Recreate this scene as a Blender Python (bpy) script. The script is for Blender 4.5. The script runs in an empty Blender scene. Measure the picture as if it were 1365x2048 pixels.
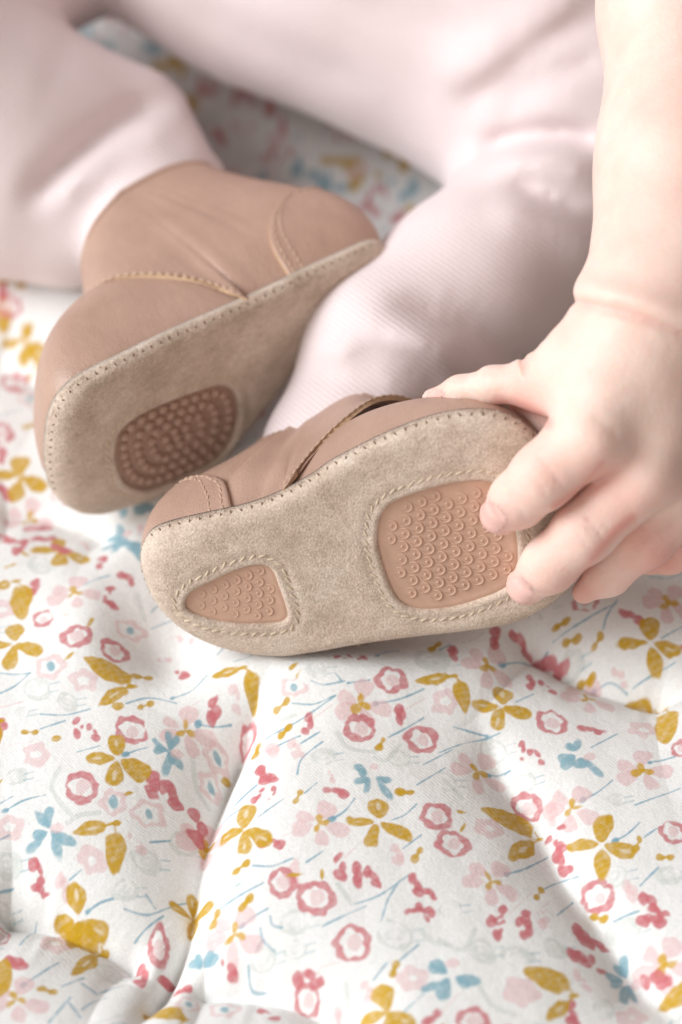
import bpy, math, random
import numpy as np
from mathutils import Vector, Matrix
from mathutils.geometry import delaunay_2d_cdt

random.seed(7)
rng = np.random.default_rng(7)
S = bpy.context.scene
COL = S.collection

# ------------------------------------------------------------------ camera
PITCH = math.radians(50)
SN, CS = math.sin(PITCH), math.cos(PITCH)
FP = 4500.0                                   # focal length in photo pixels (photo 1365 x 2048)
R = np.array([1., 0, 0]); U = np.array([0, SN, CS]); F = np.array([0, CS, -SN])
CAM = np.array([0, -.3565, .484])
cd = bpy.data.cameras.new('camera'); cam = bpy.data.objects.new('camera', cd); COL.objects.link(cam)
cam.location = CAM; cam.rotation_euler = (math.pi/2-PITCH, 0, 0)
cd.sensor_fit = 'VERTICAL'; cd.sensor_height = 36.0; cd.sensor_width = 24.0
cd.lens = 36.0*FP/2048
cd.clip_start = .01; cd.clip_end = 20
cd.dof.use_dof = True; cd.dof.focus_distance = .576; cd.dof.aperture_fstop = 5.2
cd.dof.aperture_blades = 0
S.camera = cam

# ------------------------------------------------------------------ room light
w = bpy.data.worlds.new('World'); S.world = w; w.use_nodes = True
bg = w.node_tree.nodes['Background']
bg.inputs[0].default_value = (1.0, .78, .62, 1); bg.inputs[1].default_value = .12
def area(name, loc, target, size, power, color):
    l = bpy.data.lights.new(name, 'AREA'); l.shape = 'RECTANGLE'; l.size = size[0]; l.size_y = size[1]
    l.energy = power; l.color = color
    o = bpy.data.objects.new(name, l); COL.objects.link(o)
    o.location = loc
    o.rotation_euler = (Vector(target)-Vector(loc)).to_track_quat('-Z', 'Y').to_euler()
    return o
area('window_light', (-1.20, -.10, .88), (0, .03, 0), (.9, 1.0), 29.5, (.94, .98, 1.0))
area('front_fill', (-.35, -1.25, 1.05), (0, .03, 0), (1.6, 1.3), 10, (1.0, .95, .90))  # added fill from the front to brighten the sole, for bounced room light

S.view_settings.view_transform = 'Standard'; S.view_settings.look = 'None'
S.view_settings.exposure = 0.0; S.view_settings.gamma = 1.0
S.cycles.use_denoising = True

# ------------------------------------------------------------------ helpers
def nrm(v): return v/np.linalg.norm(v)
def W(px, py, d):
    return CAM + R*((px-682.5)/FP*d) + U*((1024-py)/FP*d) + F*d
def proj(p):
    q = np.asarray(p)-CAM; d = q@F
    return np.stack([682.5+FP*(q@R)/d, 1024-FP*(q@U)/d, d], -1)
def dg(py, z=0.): return (CAM[2]-z)/(SN-(1024-py)/FP*CS)
def ground(px, py, z=0.): return W(px, py, dg(py, z))

def mesh_np(name, V, quads=None, tris=None, smooth=True):
    me = bpy.data.meshes.new(name)
    V = np.asarray(V, np.float32)
    nq = 0 if quads is None else len(quads); nt = 0 if tris is None else len(tris)
    me.vertices.add(len(V)); me.vertices.foreach_set('co', V.ravel())
    me.loops.add(nq*4+nt*3); me.polygons.add(nq+nt)
    li = []; ls = []; k = 0
    if nq: li.append(np.asarray(quads, np.int32).ravel()); ls.append(np.arange(nq)*4); k = nq*4
    if nt: li.append(np.asarray(tris, np.int32).ravel()); ls.append(k+np.arange(nt)*3)
    me.loops.foreach_set('vertex_index', np.concatenate(li).astype(np.int32))
    me.polygons.foreach_set('loop_start', np.concatenate(ls).astype(np.int32))
    me.polygons.foreach_set('use_smooth', np.full(nq+nt, smooth))
    me.update(calc_edges=True); me.validate()
    return me
def link(name, me, mat=None, parent=None):
    o = bpy.data.objects.new(name, me); COL.objects.link(o)
    if mat is not None and not me.materials: me.materials.append(mat)
    if parent is not None: o.parent = parent
    return o
def tag(o, label, cat, group=None, kind=None):
    o['label'] = label; o['category'] = cat
    if group: o['group'] = group
    if kind: o['kind'] = kind
def attr(me, name, data):
    if data.ndim == 1:
        a = me.attributes.new(name, 'FLOAT', 'POINT'); a.data.foreach_set('value', data.astype(np.float32))
    else:
        a = me.attributes.new(name, 'FLOAT_COLOR', 'POINT')
        c = np.ones((len(data), 4), np.float32); c[:, :3] = data; a.data.foreach_set('color', c.ravel())

def catmull(P, n, closed=True):
    P = np.asarray(P, float); m = len(P)
    out = []
    segs = m if closed else m-1
    for i in range(segs):
        if closed: a, b, c, d = P[i-1], P[i], P[(i+1) % m], P[(i+2) % m]
        else: a, b, c, d = P[max(i-1, 0)], P[i], P[i+1], P[min(i+2, m-1)]
        for t in np.linspace(0, 1, 12, endpoint=False):
            out.append(.5*((2*b)+(-a+c)*t+(2*a-5*b+4*c-d)*t*t+(-a+3*b-3*c+d)*t**3))
    if not closed: out.append(P[-1])
    return resample(np.array(out), n, closed)
def resample(P, n, closed):
    Q = np.vstack([P, P[:1]]) if closed else P
    s = np.concatenate([[0], np.cumsum(np.linalg.norm(np.diff(Q, axis=0), axis=1))])
    t = np.linspace(0, s[-1], n, endpoint=not closed)
    return np.stack([np.interp(t, s, Q[:, k]) for k in range(Q.shape[1])], -1)
def seglen(P): return np.linalg.norm(np.diff(P, axis=0), axis=1).sum()
def poly_dist(X, P, closed=True):
    """distance of points X (n,2) to polyline P and (closed) sign: negative inside"""
    A = P; B = np.roll(P, -1, 0)
    if not closed: A, B = P[:-1], P[1:]
    best = np.full(len(X), 1e9)
    for a, b in zip(A, B):
        d = b-a; t = np.clip(((X-a)@d)/max(d@d, 1e-18), 0, 1)
        best = np.minimum(best, ((X-a-t[:, None]*d)**2).sum(-1))
    return np.sqrt(best)
def inside(X, P):
    x, y = X[:, 0], X[:, 1]; r = np.zeros(len(X), bool)
    for a, b in zip(P, np.roll(P, -1, 0)):
        c = (a[1] > y) != (b[1] > y)
        with np.errstate(divide='ignore', invalid='ignore'):
            xi = (b[0]-a[0])*(y-a[1])/(b[1]-a[1])+a[0]
        r ^= c & (x < xi)
    return r
_K = [(rng.normal(size=3), rng.uniform(0, 6.28)) for _ in range(24)]
def noise3(P, scale, k0=0, n=8):
    P = np.asarray(P)/scale; s = 0
    for i in range(n):
        k, ph = _K[(k0+i) % 24]
        s = s+np.sin(P@(k*(1+.35*i/ n)*1.6)+ph+ .8*np.sin(P@np.roll(k, 1)*.9+ph*2))
    return s/n*1.6

def surface_nets(V, origin, h):
    ins = V < 0
    nx, ny, nz = V.shape
    c = [ins[i:nx-1+i, j:ny-1+j, k:nz-1+k] for i in (0, 1) for j in (0, 1) for k in (0, 1)]
    a = np.zeros_like(c[0]); b = np.ones_like(c[0])
    for q in c: a |= q; b &= q
    act = np.argwhere(a & ~b)
    off = np.array([(i, j, k) for i in (0, 1) for j in (0, 1) for k in (0, 1)])
    vals = np.stack([V[act[:, 0]+o[0], act[:, 1]+o[1], act[:, 2]+o[2]] for o in off], 1)
    acc = np.zeros((len(act), 3)); cnt = np.zeros(len(act))
    for p in range(8):
        for q in range(p+1, 8):
            if np.abs(off[p]-off[q]).sum() != 1: continue
            va, vb = vals[:, p], vals[:, q]; m = (va < 0) != (vb < 0)
            t = np.where(m, va/np.where(m, va-vb, 1), 0)
            acc += np.where(m[:, None], off[p]+(off[q]-off[p])*t[:, None], 0); cnt += m
    P = (act+acc/cnt[:, None])*h+origin
    cid = np.full((nx-1, ny-1, nz-1), -1, np.int32); cid[act[:, 0], act[:, 1], act[:, 2]] = np.arange(len(act))
    Q = []
    for ax in range(3):
        o1, o2 = [x for x in range(3) if x != ax]
        sl0 = [slice(1, -1)]*3; sl1 = [slice(1, -1)]*3
        sl0[ax] = slice(0, -1); sl1[ax] = slice(1, None)
        A = ins[tuple(sl0)]; B = ins[tuple(sl1)]
        e = np.argwhere(A != B)
        base = np.array([1, 1, 1]); base[ax] = 0
        g = e+base
        flip = A[e[:, 0], e[:, 1], e[:, 2]]
        def cell(d1, d2):
            k = g.copy(); k[:, o1] += d1; k[:, o2] += d2
            return cid[k[:, 0], k[:, 1], k[:, 2]]
        q = np.stack([cell(-1, -1), cell(0, -1), cell(0, 0), cell(-1, 0)], 1)
        if ax == 1: flip = ~flip
        q[flip] = q[flip][:, ::-1]
        Q.append(q[(q >= 0).all(1)])
    Q = np.concatenate(Q)
    return P, Q
def relax(P, Q, it=2, lam=.5):
    E = np.concatenate([Q[:, [0, 1]], Q[:, [1, 2]], Q[:, [2, 3]], Q[:, [3, 0]]])
    deg = np.bincount(E.ravel(), minlength=len(P)).astype(float)
    for i in range(it):
        s = np.stack([np.bincount(E[:, 0], P[E[:, 1], k], len(P))+np.bincount(E[:, 1], P[E[:, 0], k], len(P)) for k in range(3)], 1)
        P = P+lam*(s/np.maximum(deg, 1)[:, None]-P)
    return P
def cam2world(C): return CAM+C[..., :1]*R+C[..., 1:2]*U+C[..., 2:3]*F
def cpt(px, py, d): return np.array([(px-682.5)/FP*d, (1024-py)/FP*d, d])
def w2c(p): q = np.asarray(p)-CAM; return np.array([q@R, q@U, q@F])
def rcone(G, a, b, ra, rb):
    ba = b-a; L = ba@ba
    t = np.clip(((G[0]-a[0])*ba[0]+(G[1]-a[1])*ba[1]+(G[2]-a[2])*ba[2])/L, 0, 1).astype(np.float32)
    return np.sqrt((G[0]-a[0]-t*ba[0])**2+(G[1]-a[1]-t*ba[1])**2+(G[2]-a[2]-t*ba[2])**2)-(ra+(rb-ra)*t)
def smin(a, b, k):
    h = np.clip(.5+.5*(b-a)/k, 0, 1)
    return b+(a-b)*h-k*h*(1-h)
def chain(G, pts, k=.004, D=None):
    """pts: list of (px,py,d,rpx) in photo pixels at depth d"""
    for p, q in zip(pts[:-1], pts[1:]):
        a, b = cpt(*p[:3]), cpt(*q[:3])
        c = rcone(G, a, b, p[3]*p[2]/FP, q[3]*q[2]/FP)
        D = c if D is None else smin(D, c, k)
    return D
def cgrid(lo, hi, h):
    ax = [np.arange(lo[i], hi[i], h, dtype=np.float32) for i in range(3)]
    return np.meshgrid(*ax, indexing='ij')
def px_of(G): return 682.5+FP*G[0]/G[2], 1024-FP*G[1]/G[2]
def px_curve(PX, PY, pts):
    """signed pixel distance to an open curve (+ on the right of travel, seen on the picture) and parameter"""
    P = catmull(pts, 26, False)
    best = np.full(PX.shape, 1e9, np.float32); sg = np.zeros(PX.shape, np.float32); par = np.zeros(PX.shape, np.float32)
    n = len(P)-1
    for i in range(n):
        a = P[i]; d = P[i+1]-a; L = d@d
        t = np.clip(((PX-a[0])*d[0]+(PY-a[1])*d[1])/L, 0, 1)
        ex_, ey_ = PX-a[0]-t*d[0], PY-a[1]-t*d[1]
        q = ex_*ex_+ey_*ey_; m = q < best
        best[m] = q[m]; sg[m] = (d[0]*ey_-d[1]*ex_)[m]; par[m] = ((i+t)/n)[m]
    return np.sqrt(best)*np.sign(sg), par
def finish(D, lo, h, name, mat, parent, rl=2):
    for ax in range(3):                      # close the form where it leaves the grid
        for e in (0, -1):
            sl_ = [slice(None)]*3; sl_[ax] = e; D[tuple(sl_)] = np.maximum(D[tuple(sl_)], h*.5)
    P, Q = surface_nets(D, np.array(lo), h)
    P = relax(P, Q, rl)
    Wd = cam2world(P)
    p0, p1, p2 = Wd[Q[:, 0]], Wd[Q[:, 1]], Wd[Q[:, 2]]
    vol = np.einsum('ij,ij->i', p0-Wd.mean(0), np.cross(p1-Wd.mean(0), p2-Wd.mean(0))).sum()
    if vol < 0: Q = Q[:, ::-1]
    me = mesh_np(name, Wd, quads=Q)
    return link(name, me, mat, parent), P

# ------------------------------------------------------------------ materials
def mat(name):
    m = bpy.data.materials.new(name); m.use_nodes = True
    nt = m.node_tree; return m, nt, nt.nodes['Principled BSDF']
def N(nt, t, **kw):
    n = nt.nodes.new(t)
    for k, v in kw.items():
        if k in n.inputs: n.inputs[k].default_value = v
        else: setattr(n, k, v)
    return n
def coord(nt, scale=1.0):
    tc = N(nt, 'ShaderNodeTexCoord'); mp = N(nt, 'ShaderNodeMapping')
    mp.inputs['Scale'].default_value = (scale,)*3 if not hasattr(scale, '__len__') else scale
    nt.links.new(tc.outputs['Object'], mp.inputs['Vector']); return mp.outputs[0]
def ramp(nt, fac, stops):
    r = N(nt, 'ShaderNodeValToRGB'); nt.links.new(fac, r.inputs[0])
    el = r.color_ramp.elements
    while len(el) < len(stops): el.new(.5)
    for e, (p, c) in zip(el, stops): e.position = p; e.color = (*c, 1)
    return r.outputs[0]
def bump(nt, h, strength, dist, prev=None):
    b = N(nt, 'ShaderNodeBump'); b.inputs['Strength'].default_value = strength; b.inputs['Distance'].default_value = dist
    nt.links.new(h, b.inputs['Height'])
    if prev is not None: nt.links.new(prev, b.inputs['Normal'])
    return b.outputs[0]
def noise(nt, vec, scale, detail=4, rough=.6):
    n = N(nt, 'ShaderNodeTexNoise'); n.inputs['Scale'].default_value = scale
    n.inputs['Detail'].default_value = detail; n.inputs['Roughness'].default_value = rough
    nt.links.new(vec, n.inputs['Vector']); return n.outputs[0]
def mul(nt, a, b, f=1.0):
    n = N(nt, 'ShaderNodeMix'); n.data_type = 'RGBA'; n.blend_type = 'MULTIPLY'; n.inputs[0].default_value = f
    nt.links.new(a, n.inputs[6]); nt.links.new(b, n.inputs[7]); return n.outputs[2]

def leather(name, c0, c1):
    m, nt, b = mat(name); v = coord(nt)
    nt.links.new(ramp(nt, noise(nt, v, 55, 5), [(.3, c0), (.7, c1)]), b.inputs['Base Color'])
    vo = N(nt, 'ShaderNodeTexVoronoi'); vo.inputs['Scale'].default_value = 1500; nt.links.new(v, vo.inputs['Vector'])
    n1 = bump(nt, vo.outputs['Distance'], .32, .00025)
    n2 = bump(nt, noise(nt, coord(nt, (1, 1, .5)), 380, 4, .65), .45, .0005, n1)
    nt.links.new(n2, b.inputs['Normal'])
    b.inputs['Roughness'].default_value = .41; b.inputs['Specular IOR Level'].default_value = .45
    return m
def suede(name, c0, c1, c2):
    m, nt, b = mat(name); v = coord(nt)
    big = ramp(nt, noise(nt, v, 75, 5, .68), [(.28, c0), (.52, c1), (.75, c2)])
    fine = ramp(nt, noise(nt, v, 1500, 3, .75), [(.3, (.70, .68, .66)), (.62, (1.08, 1.08, 1.08))])
    nap = ramp(nt, noise(nt, coord(nt, (1, 2.6, 1)), 210, 4, .7), [(.34, (.74, .72, .70)), (.6, (1.06, 1.06, 1.06))])
    nt.links.new(mul(nt, mul(nt, big, fine), nap, .4), b.inputs['Base Color'])
    n1 = bump(nt, noise(nt, v, 1700, 3, .7), .75, .0005)
    n2 = bump(nt, noise(nt, v, 260, 4, .6), .35, .0010, n1)
    nt.links.new(n2, b.inputs['Normal'])
    b.inputs['Roughness'].default_value = .95; b.inputs['Specular IOR Level'].default_value = .1
    b.inputs['Sheen Weight'].default_value = .35; b.inputs['Sheen Roughness'].default_value = .5
    b.inputs['Sheen Tint'].default_value = (1, .93, .85, 1)
    return m
def plain(name, c, rough=.6, spec=.3, bs=None):
    m, nt, b = mat(name); v = coord(nt)
    k = tuple(x*.88 for x in c)
    nt.links.new(ramp(nt, noise(nt, v, bs or 300, 4), [(.3, k), (.7, c)]), b.inputs['Base Color'])
    nt.links.new(bump(nt, noise(nt, v, 900, 3), .2, .0002), b.inputs['Normal'])
    b.inputs['Roughness'].default_value = rough; b.inputs['Specular IOR Level'].default_value = spec
    return m
def knit(name, c):
    m, nt, b = mat(name); v = coord(nt)
    k = tuple(x*.93 for x in c)
    nt.links.new(ramp(nt, noise(nt, v, 40, 5, .7), [(.3, k), (.7, c)]), b.inputs['Base Color'])
    wv = N(nt, 'ShaderNodeTexWave'); wv.inputs['Scale'].default_value = 270; wv.inputs['Distortion'].default_value = 1.2
    wv.bands_direction = 'DIAGONAL'
    nt.links.new(v, wv.inputs['Vector'])
    n1 = bump(nt, wv.outputs['Fac'], .30, .00035)
    nt.links.new(bump(nt, noise(nt, v, 900, 3), .3, .0004, n1), b.inputs['Normal'])
    b.inputs['Roughness'].default_value = .95; b.inputs['Specular IOR Level'].default_value = .05
    b.inputs['Sheen Weight'].default_value = .35
    return m
def skinmat():
    m, nt, b = mat('skin'); v = coord(nt)
    base = ramp(nt, noise(nt, v, 60, 5, .65), [(.3, (.83, .59, .505)), (.7, (.885, .685, .60))])
    at = N(nt, 'ShaderNodeAttribute'); at.attribute_name = 'blush_shade'
    mx = N(nt, 'ShaderNodeMix'); mx.data_type = 'RGBA'
    nt.links.new(at.outputs['Fac'], mx.inputs[0]); nt.links.new(base, mx.inputs[6])
    mx.inputs[7].default_value = (.74, .33, .28, 1)
    nt.links.new(mx.outputs[2], b.inputs['Base Color'])
    b.inputs['Subsurface Weight'].default_value = .45
    b.inputs['Subsurface Radius'].default_value = (1.0, .35, .2); b.inputs['Subsurface Scale'].default_value = .005
    b.inputs['Roughness'].default_value = .5; b.inputs['Specular IOR Level'].default_value = .38
    vo = N(nt, 'ShaderNodeTexVoronoi'); vo.inputs['Scale'].default_value = 900; nt.links.new(v, vo.inputs['Vector'])
    n1 = bump(nt, vo.outputs['Distance'], .22, .0003)
    nt.links.new(bump(nt, noise(nt, v, 220, 4), .30, .0007, n1), b.inputs['Normal'])
    return m
M_LEA = leather('tan_leather', (.415, .262, .202), (.50, .325, .252))
M_LIN = plain('leather_edge', (.60, .405, .255), .6)
M_SUE = suede('beige_suede', (.51, .395, .305), (.70, .565, .465), (.80, .685, .59))
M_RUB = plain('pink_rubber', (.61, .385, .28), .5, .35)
M_RUB_SHADE = plain('shaded_rubber', (.46, .30, .23), .42, .4)  # the pads' pink rubber again, darkened to hold the rear sole's shade
M_THR = plain('cream_thread', (.68, .56, .42), .7, .2, 1200)
M_HOLE = plain('stitch_hole_shade', (.25, .15, .11), .8, .2)  # shade inside the stitch holes, given as a dark colour
M_KNIT = knit('pale_pink_knit', (.81, .695, .695))
M_THL = plain('tan_thread', (.56, .39, .29), .7, .2)
M_SKIN = skinmat()

# ------------------------------------------------------------------ shoes
class Shoe:
    def __init__(s, name, outline, a, p0, xa, xb, label):
        s.a = nrm(a[0]*R+a[1]*U+a[2]*F); s.p0 = p0
        A = s.onplane([xa, xb]); s.ex = nrm(A[1]-A[0]); s.ey = np.cross(s.a, s.ex)
        O = s.onplane(outline).mean(0); s.O = O
        s.out = catmull(s.loc(outline), 240)
        if s.area(s.out) < 0: s.out = s.out[::-1]
        s.root = bpy.data.objects.new(name, None); COL.objects.link(s.root)
        s.root.empty_display_size = .01
        M = Matrix.Identity(4)
        for i in range(3):
            M[i][0], M[i][1], M[i][2], M[i][3] = s.ex[i], s.ey[i], s.a[i], O[i]
        s.root.matrix_world = M
        tag(s.root, label, 'shoe', 'baby shoes')
        # visible side sign: the side of the sole that the upper is seen above
        s.vis = -1. if s.ey@nrm(-(CAM-O)+0) == 0 else (1. if (np.array([s.ey@R, s.ey@U])@np.array([s.a@R, s.a@U])) > 0 else -1.)
        s.xh, s.xt = s.out[:, 0].min(), s.out[:, 0].max()
    def area(s, P): x, y = P.T; return .5*(x*np.roll(y, -1)-y*np.roll(x, -1)).sum()
    def onplane(s, q):
        r = np.array([W(x, y, 1)-CAM for x, y in q]); t = ((s.p0-CAM)@s.a)/(r@s.a); return CAM+r*t[:, None]
    def loc(s, q): p = s.onplane(q)-s.O; return np.stack([p@s.ex, p@s.ey], -1)
    def world(s, p): p = np.asarray(p); return s.O+p[..., :1]*s.ex+p[..., 1:2]*s.ey+p[..., 2:3]*s.a
    def span(s, x):
        A, B = s.out, np.roll(s.out, -1, 0)
        ys = []
        for a, b in zip(A, B):
            if (a[0]-x)*(b[0]-x) <= 0 and a[0] != b[0]: ys.append(a[1]+(b[1]-a[1])*(x-a[0])/(b[0]-a[0]))
        return (min(ys), max(ys)) if ys else (0, 0)
    def pt(s, xn, vn, z):
        x = s.xh+(xn+1)/2*(s.xt-s.xh)*.9999+1e-6
        lo, hi = s.span(x); c, h = (lo+hi)/2, (hi-lo)/2
        return np.array([x, c+s.vis*vn*h, z/1000.])
    def arc(s, xn, n, heel):
        """outline from the visible side at xn round heel (or toe) to the hidden side"""
        x = s.xh+(xn+1)/2*(s.xt-s.xh)
        P = s.out if s.vis < 0 else s.out*np.array([1, -1.])
        if s.vis > 0: P = P[::-1]
        # now counter-clockwise with visible side at y<0: visible side runs heel->toe
        i0 = min((i for i in range(len(P)) if P[i, 1] < 0), key=lambda i: abs(P[i, 0]-x))
        i1 = min((i for i in range(len(P)) if P[i, 1] > 0), key=lambda i: abs(P[i, 0]-x))
        if heel: idx = [i0-k for k in range((i0-i1) % len(P)+1)]
        else: idx = [i0+k for k in range((i1-i0) % len(P)+1)]
        Q = P[np.array(idx) % len(P)]
        Q = resample(Q, n, False)
        if s.vis > 0: Q = Q*np.array([1, -1.])
        return Q
    def zs(s, X, holes):
        d = poly_dist(X, s.out)
        Rr = .0035+.006*np.clip((s.heelroll-X[:, 0])/.03, 0, 1)*(1 if s.roll else .2)+s.toe*np.clip((X[:, 0]-s.xt+.03)/.03, 0, 1)
        q = np.clip(1-d/Rr, 0, 1)
        z = Rr*(1-np.sqrt(np.clip(1-(q*.96)**2, 0, 1)))*.75
        P3 = np.column_stack([X, X[:, 0]*0])
        z = z+noise3(P3, .030, 3)*.0007*np.clip(d/.01, 0, 1)+noise3(P3, .011, 9)*.00025
        for h in holes:
            dh = poly_dist(X, h)
            z = z+.0005*np.exp(-((dh-.0029)/.0007)**2)-.0001*np.exp(-((dh-.0055)/.0018)**2)-.0002*np.exp(-((dh-.0012)/.0009)**2)
        return z
    def sole(s, holes, roll, toe=0.):
        s.toe = toe; s.roll = roll; s.heelroll = s.xh+.03
        th = .0019
        c = s.out.mean(0)
        def inset(P, d):
            t = np.roll(P, -1, 0)-np.roll(P, 1, 0); t /= np.linalg.norm(t, axis=1)[:, None]
            n = np.stack([-t[:, 1], t[:, 0]], 1)       # inward for ccw
            return P+n*d
        pts = [s.out, inset(s.out, .0006), inset(s.out, .0014)]
        hs = []
        for h in holes:
            h = h if s.area(h) > 0 else h[::-1]
            hs.append(h); pts += [h, inset(h, -.0006), inset(h, -.0014)]
        lo, hi = s.out.min(0), s.out.max(0)
        gx, gy = np.meshgrid(np.arange(lo[0], hi[0], .0012), np.arange(lo[1], hi[1], .0012))
        gx[1::2] += .0006
        g = np.column_stack([gx.ravel(), gy.ravel()])
        ok = inside(g, s.out) & (poly_dist(g, s.out) > .0021)
        for h in hs: ok &= ~inside(g, h) & (poly_dist(g, h) > .0021)
        pts.append(g[ok])
        V = np.vstack(pts)
        edges = []; loops = []; k = 0
        for j, p in enumerate(pts[:-1]):
            if j % 3 == 0:
                idx = np.arange(len(p))+k; loops.append(idx)
                edges += list(zip(idx.tolist(), np.roll(idx, -1).tolist()))
            k += len(p)
        r = delaunay_2d_cdt([Vector(v*1000) for v in V], edges, [], 0, 1e-6)
        V2 = np.array([tuple(v) for v in r[0]])/1000; T = np.array([list(f) for f in r[2]])
        cen = V2[T].mean(1); ok = inside(cen, s.out)
        for h in hs: ok &= ~inside(cen, h)
        T = T[ok]
        mp = {}
        for i, src in enumerate(r[3]):
            for q in src: mp[q] = i
        z = s.zs(V2, hs)
        d = poly_dist(V2, s.out)
        for h in hs: d = np.minimum(d, poly_dist(V2, h))
        z = z+np.clip(1-d/.0012, 0, 1)**2*.0007           # softened cut edges
        top = np.column_stack([V2, z]); bot = np.column_stack([V2, z+th])
        n = len(V2)
        e1 = V2[T[:, 1]]-V2[T[:, 0]]; e2 = V2[T[:, 2]]-V2[T[:, 0]]
        ccw = (e1[:, 0]*e2[:, 1]-e1[:, 1]*e2[:, 0]) > 0
        T[ccw] = T[ccw][:, ::-1]                          # outer face looks along -z
        walls = []
        for j, L in enumerate(loops):
            L = [mp[i] for i in L]
            if j > 0: L = L[::-1]
            for p, q in zip(L, L[1:]+L[:1]): walls.append((p, q, q+n, p+n))
        me = mesh_np('sole', np.vstack([top, bot]), quads=walls, tris=np.vstack([T, T[:, ::-1]+n]))
        s.sole_ob = link('sole', me, M_SUE, s.root); s.holes = hs
        return s.sole_ob
    def bez(s, B, T, h1, o1, h2, k2, nt, wr=0., off=0., vr=(0, 1)):
        """surface from sole edge B (n,2) to top curve T (n,3)"""
        t_ = np.gradient(B, axis=0); t_ /= np.linalg.norm(t_, axis=1)[:, None]+1e-12
        nn = np.stack([t_[:, 1], -t_[:, 0]], 1)
        c = B.mean(0)*.3+s.out.mean(0)*.7
        sg = np.sign(((B-c)*nn).sum(1)); nn *= np.where(sg == 0, 1, sg)[:, None]
        vism = (B[:, 1]*s.vis > 0)
        oo = np.where(vism, o1, o1*.15)
        Bi = B-nn*np.where(vism, .0016, .0030)[:, None]
        P0 = np.column_stack([Bi, s.zs(B, [])+.0014])
        P1 = np.column_stack([B, P0[:, 2]])+np.column_stack([nn*oo[:, None], np.full(len(B), h1)])
        P3 = T
        P2 = T.copy(); P2[:, :2] += (B-T[:, :2])*k2; P2[:, 2] -= h2
        t = np.linspace(0, 1, nt)[None, :, None]
        return ((1-t)**3*P0[:, None]+3*(1-t)**2*t*P1[:, None]+3*(1-t)*t*t*P2[:, None]+t**3*P3[:, None])
    def shell(s, name, G, th, m, off=0., parent=None, edge_mat=None, loop=False):
        du = (np.roll(G, -1, 0)-np.roll(G, 1, 0)) if loop else np.gradient(G, axis=0); dv = np.gradient(G, axis=1)
        nn = np.cross(du, dv); nn /= np.linalg.norm(nn, axis=-1)[..., None]+1e-12
        # outward: away from the shoe's inner axis
        ax = np.array([0, s.out[:, 1].mean(), .018])
        rad = G-ax; rad[..., 0] *= .35
        if (nn*rad).sum(-1).mean() < 0: nn = -nn
        A = G+nn*off; Bm = A-nn*th
        # rounded edge: pull the rim of the outer skin in a little
        nu, nv = G.shape[:2]
        iu = np.arange(nu)[:, None]+np.zeros((1, nv), int); iv = np.arange(nv)[None]+np.zeros((nu, 1), int)
        i = np.arange(nu*nv).reshape(nu, nv)
        q = np.stack([i[:-1, :-1], i[1:, :-1], i[1:, 1:], i[:-1, 1:]], -1).reshape(-1, 4)
        n = nu*nv
        if loop:
            j = np.roll(i, -1, 0); q = np.stack([i[:, :-1], j[:, :-1], j[:, 1:], i[:, 1:]], -1).reshape(-1, 4)
            rings = [i[:, 0], i[::-1, -1]]
        else: rings = [np.concatenate([i[:, 0], i[-1, 1:], i[-2::-1, -1], i[0, -2:0:-1]])]
        V = np.vstack([A.reshape(-1, 3), Bm.reshape(-1, 3)])
        p0 = V[q[:, 0]]; fn = np.cross(V[q[:, 1]]-p0, V[q[:, 2]]-p0)
        if (fn*nn.reshape(-1, 3)[q[:, 0]]).sum() < 0: q = q[:, ::-1]; rings = [r_[::-1] for r_ in rings]
        wall = np.concatenate([np.stack([r_, r_+n, np.roll(r_, -1)+n, np.roll(r_, -1)], 1) for r_ in rings])
        me = mesh_np(name, V, quads=np.vstack([q, q[:, ::-1]+n, wall]))
        me.materials.append(m)
        if edge_mat is not None:
            me.materials.append(edge_mat)
            mi = np.zeros(len(me.polygons), np.int32); mi[-len(wall):] = 1
            me.polygons.foreach_set('material_index', mi)
            sm = np.ones(len(me.polygons), bool); sm[-len(wall):] = False
            me.polygons.foreach_set('use_smooth', sm)
        return link(name, me, None, parent or s.root), A, nn

_st = {}
def stitch_mesh(L, r, m):
    key = (round(L, 5), round(r, 5), m.name)
    if key in _st: return _st[key]
    nu, nv = 6, 5; V = []
    for j in range(nv+1):
        f = math.pi*j/nv
        for i in range(nu):
            t = 2*math.pi*i/nu; V.append((-math.cos(f)*L/2, math.sin(f)**.7*r*math.cos(t), math.sin(f)**.7*r*math.sin(t)))
    q = [(j*nu+i, j*nu+(i+1) % nu, (j+1)*nu+(i+1) % nu, (j+1)*nu+i) for j in range(nv) for i in range(nu)]
    me = mesh_np('stitch', V, quads=q); me.materials.append(m); _st[key] = me
    return me
def place(name, me, parent, p, x, z, roll=0.):
    o = bpy.data.objects.new(name, me); COL.objects.link(o); o.parent = parent
    x = nrm(np.asarray(x)); z = np.asarray(z)-x*(np.asarray(z)@x); z = nrm(z); y = np.cross(z, x)
    M = Matrix.Identity(4)
    for i in range(3): M[i][0], M[i][1], M[i][2], M[i][3] = x[i], y[i], z[i], p[i]
    o.matrix_local = M
    return o
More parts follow.
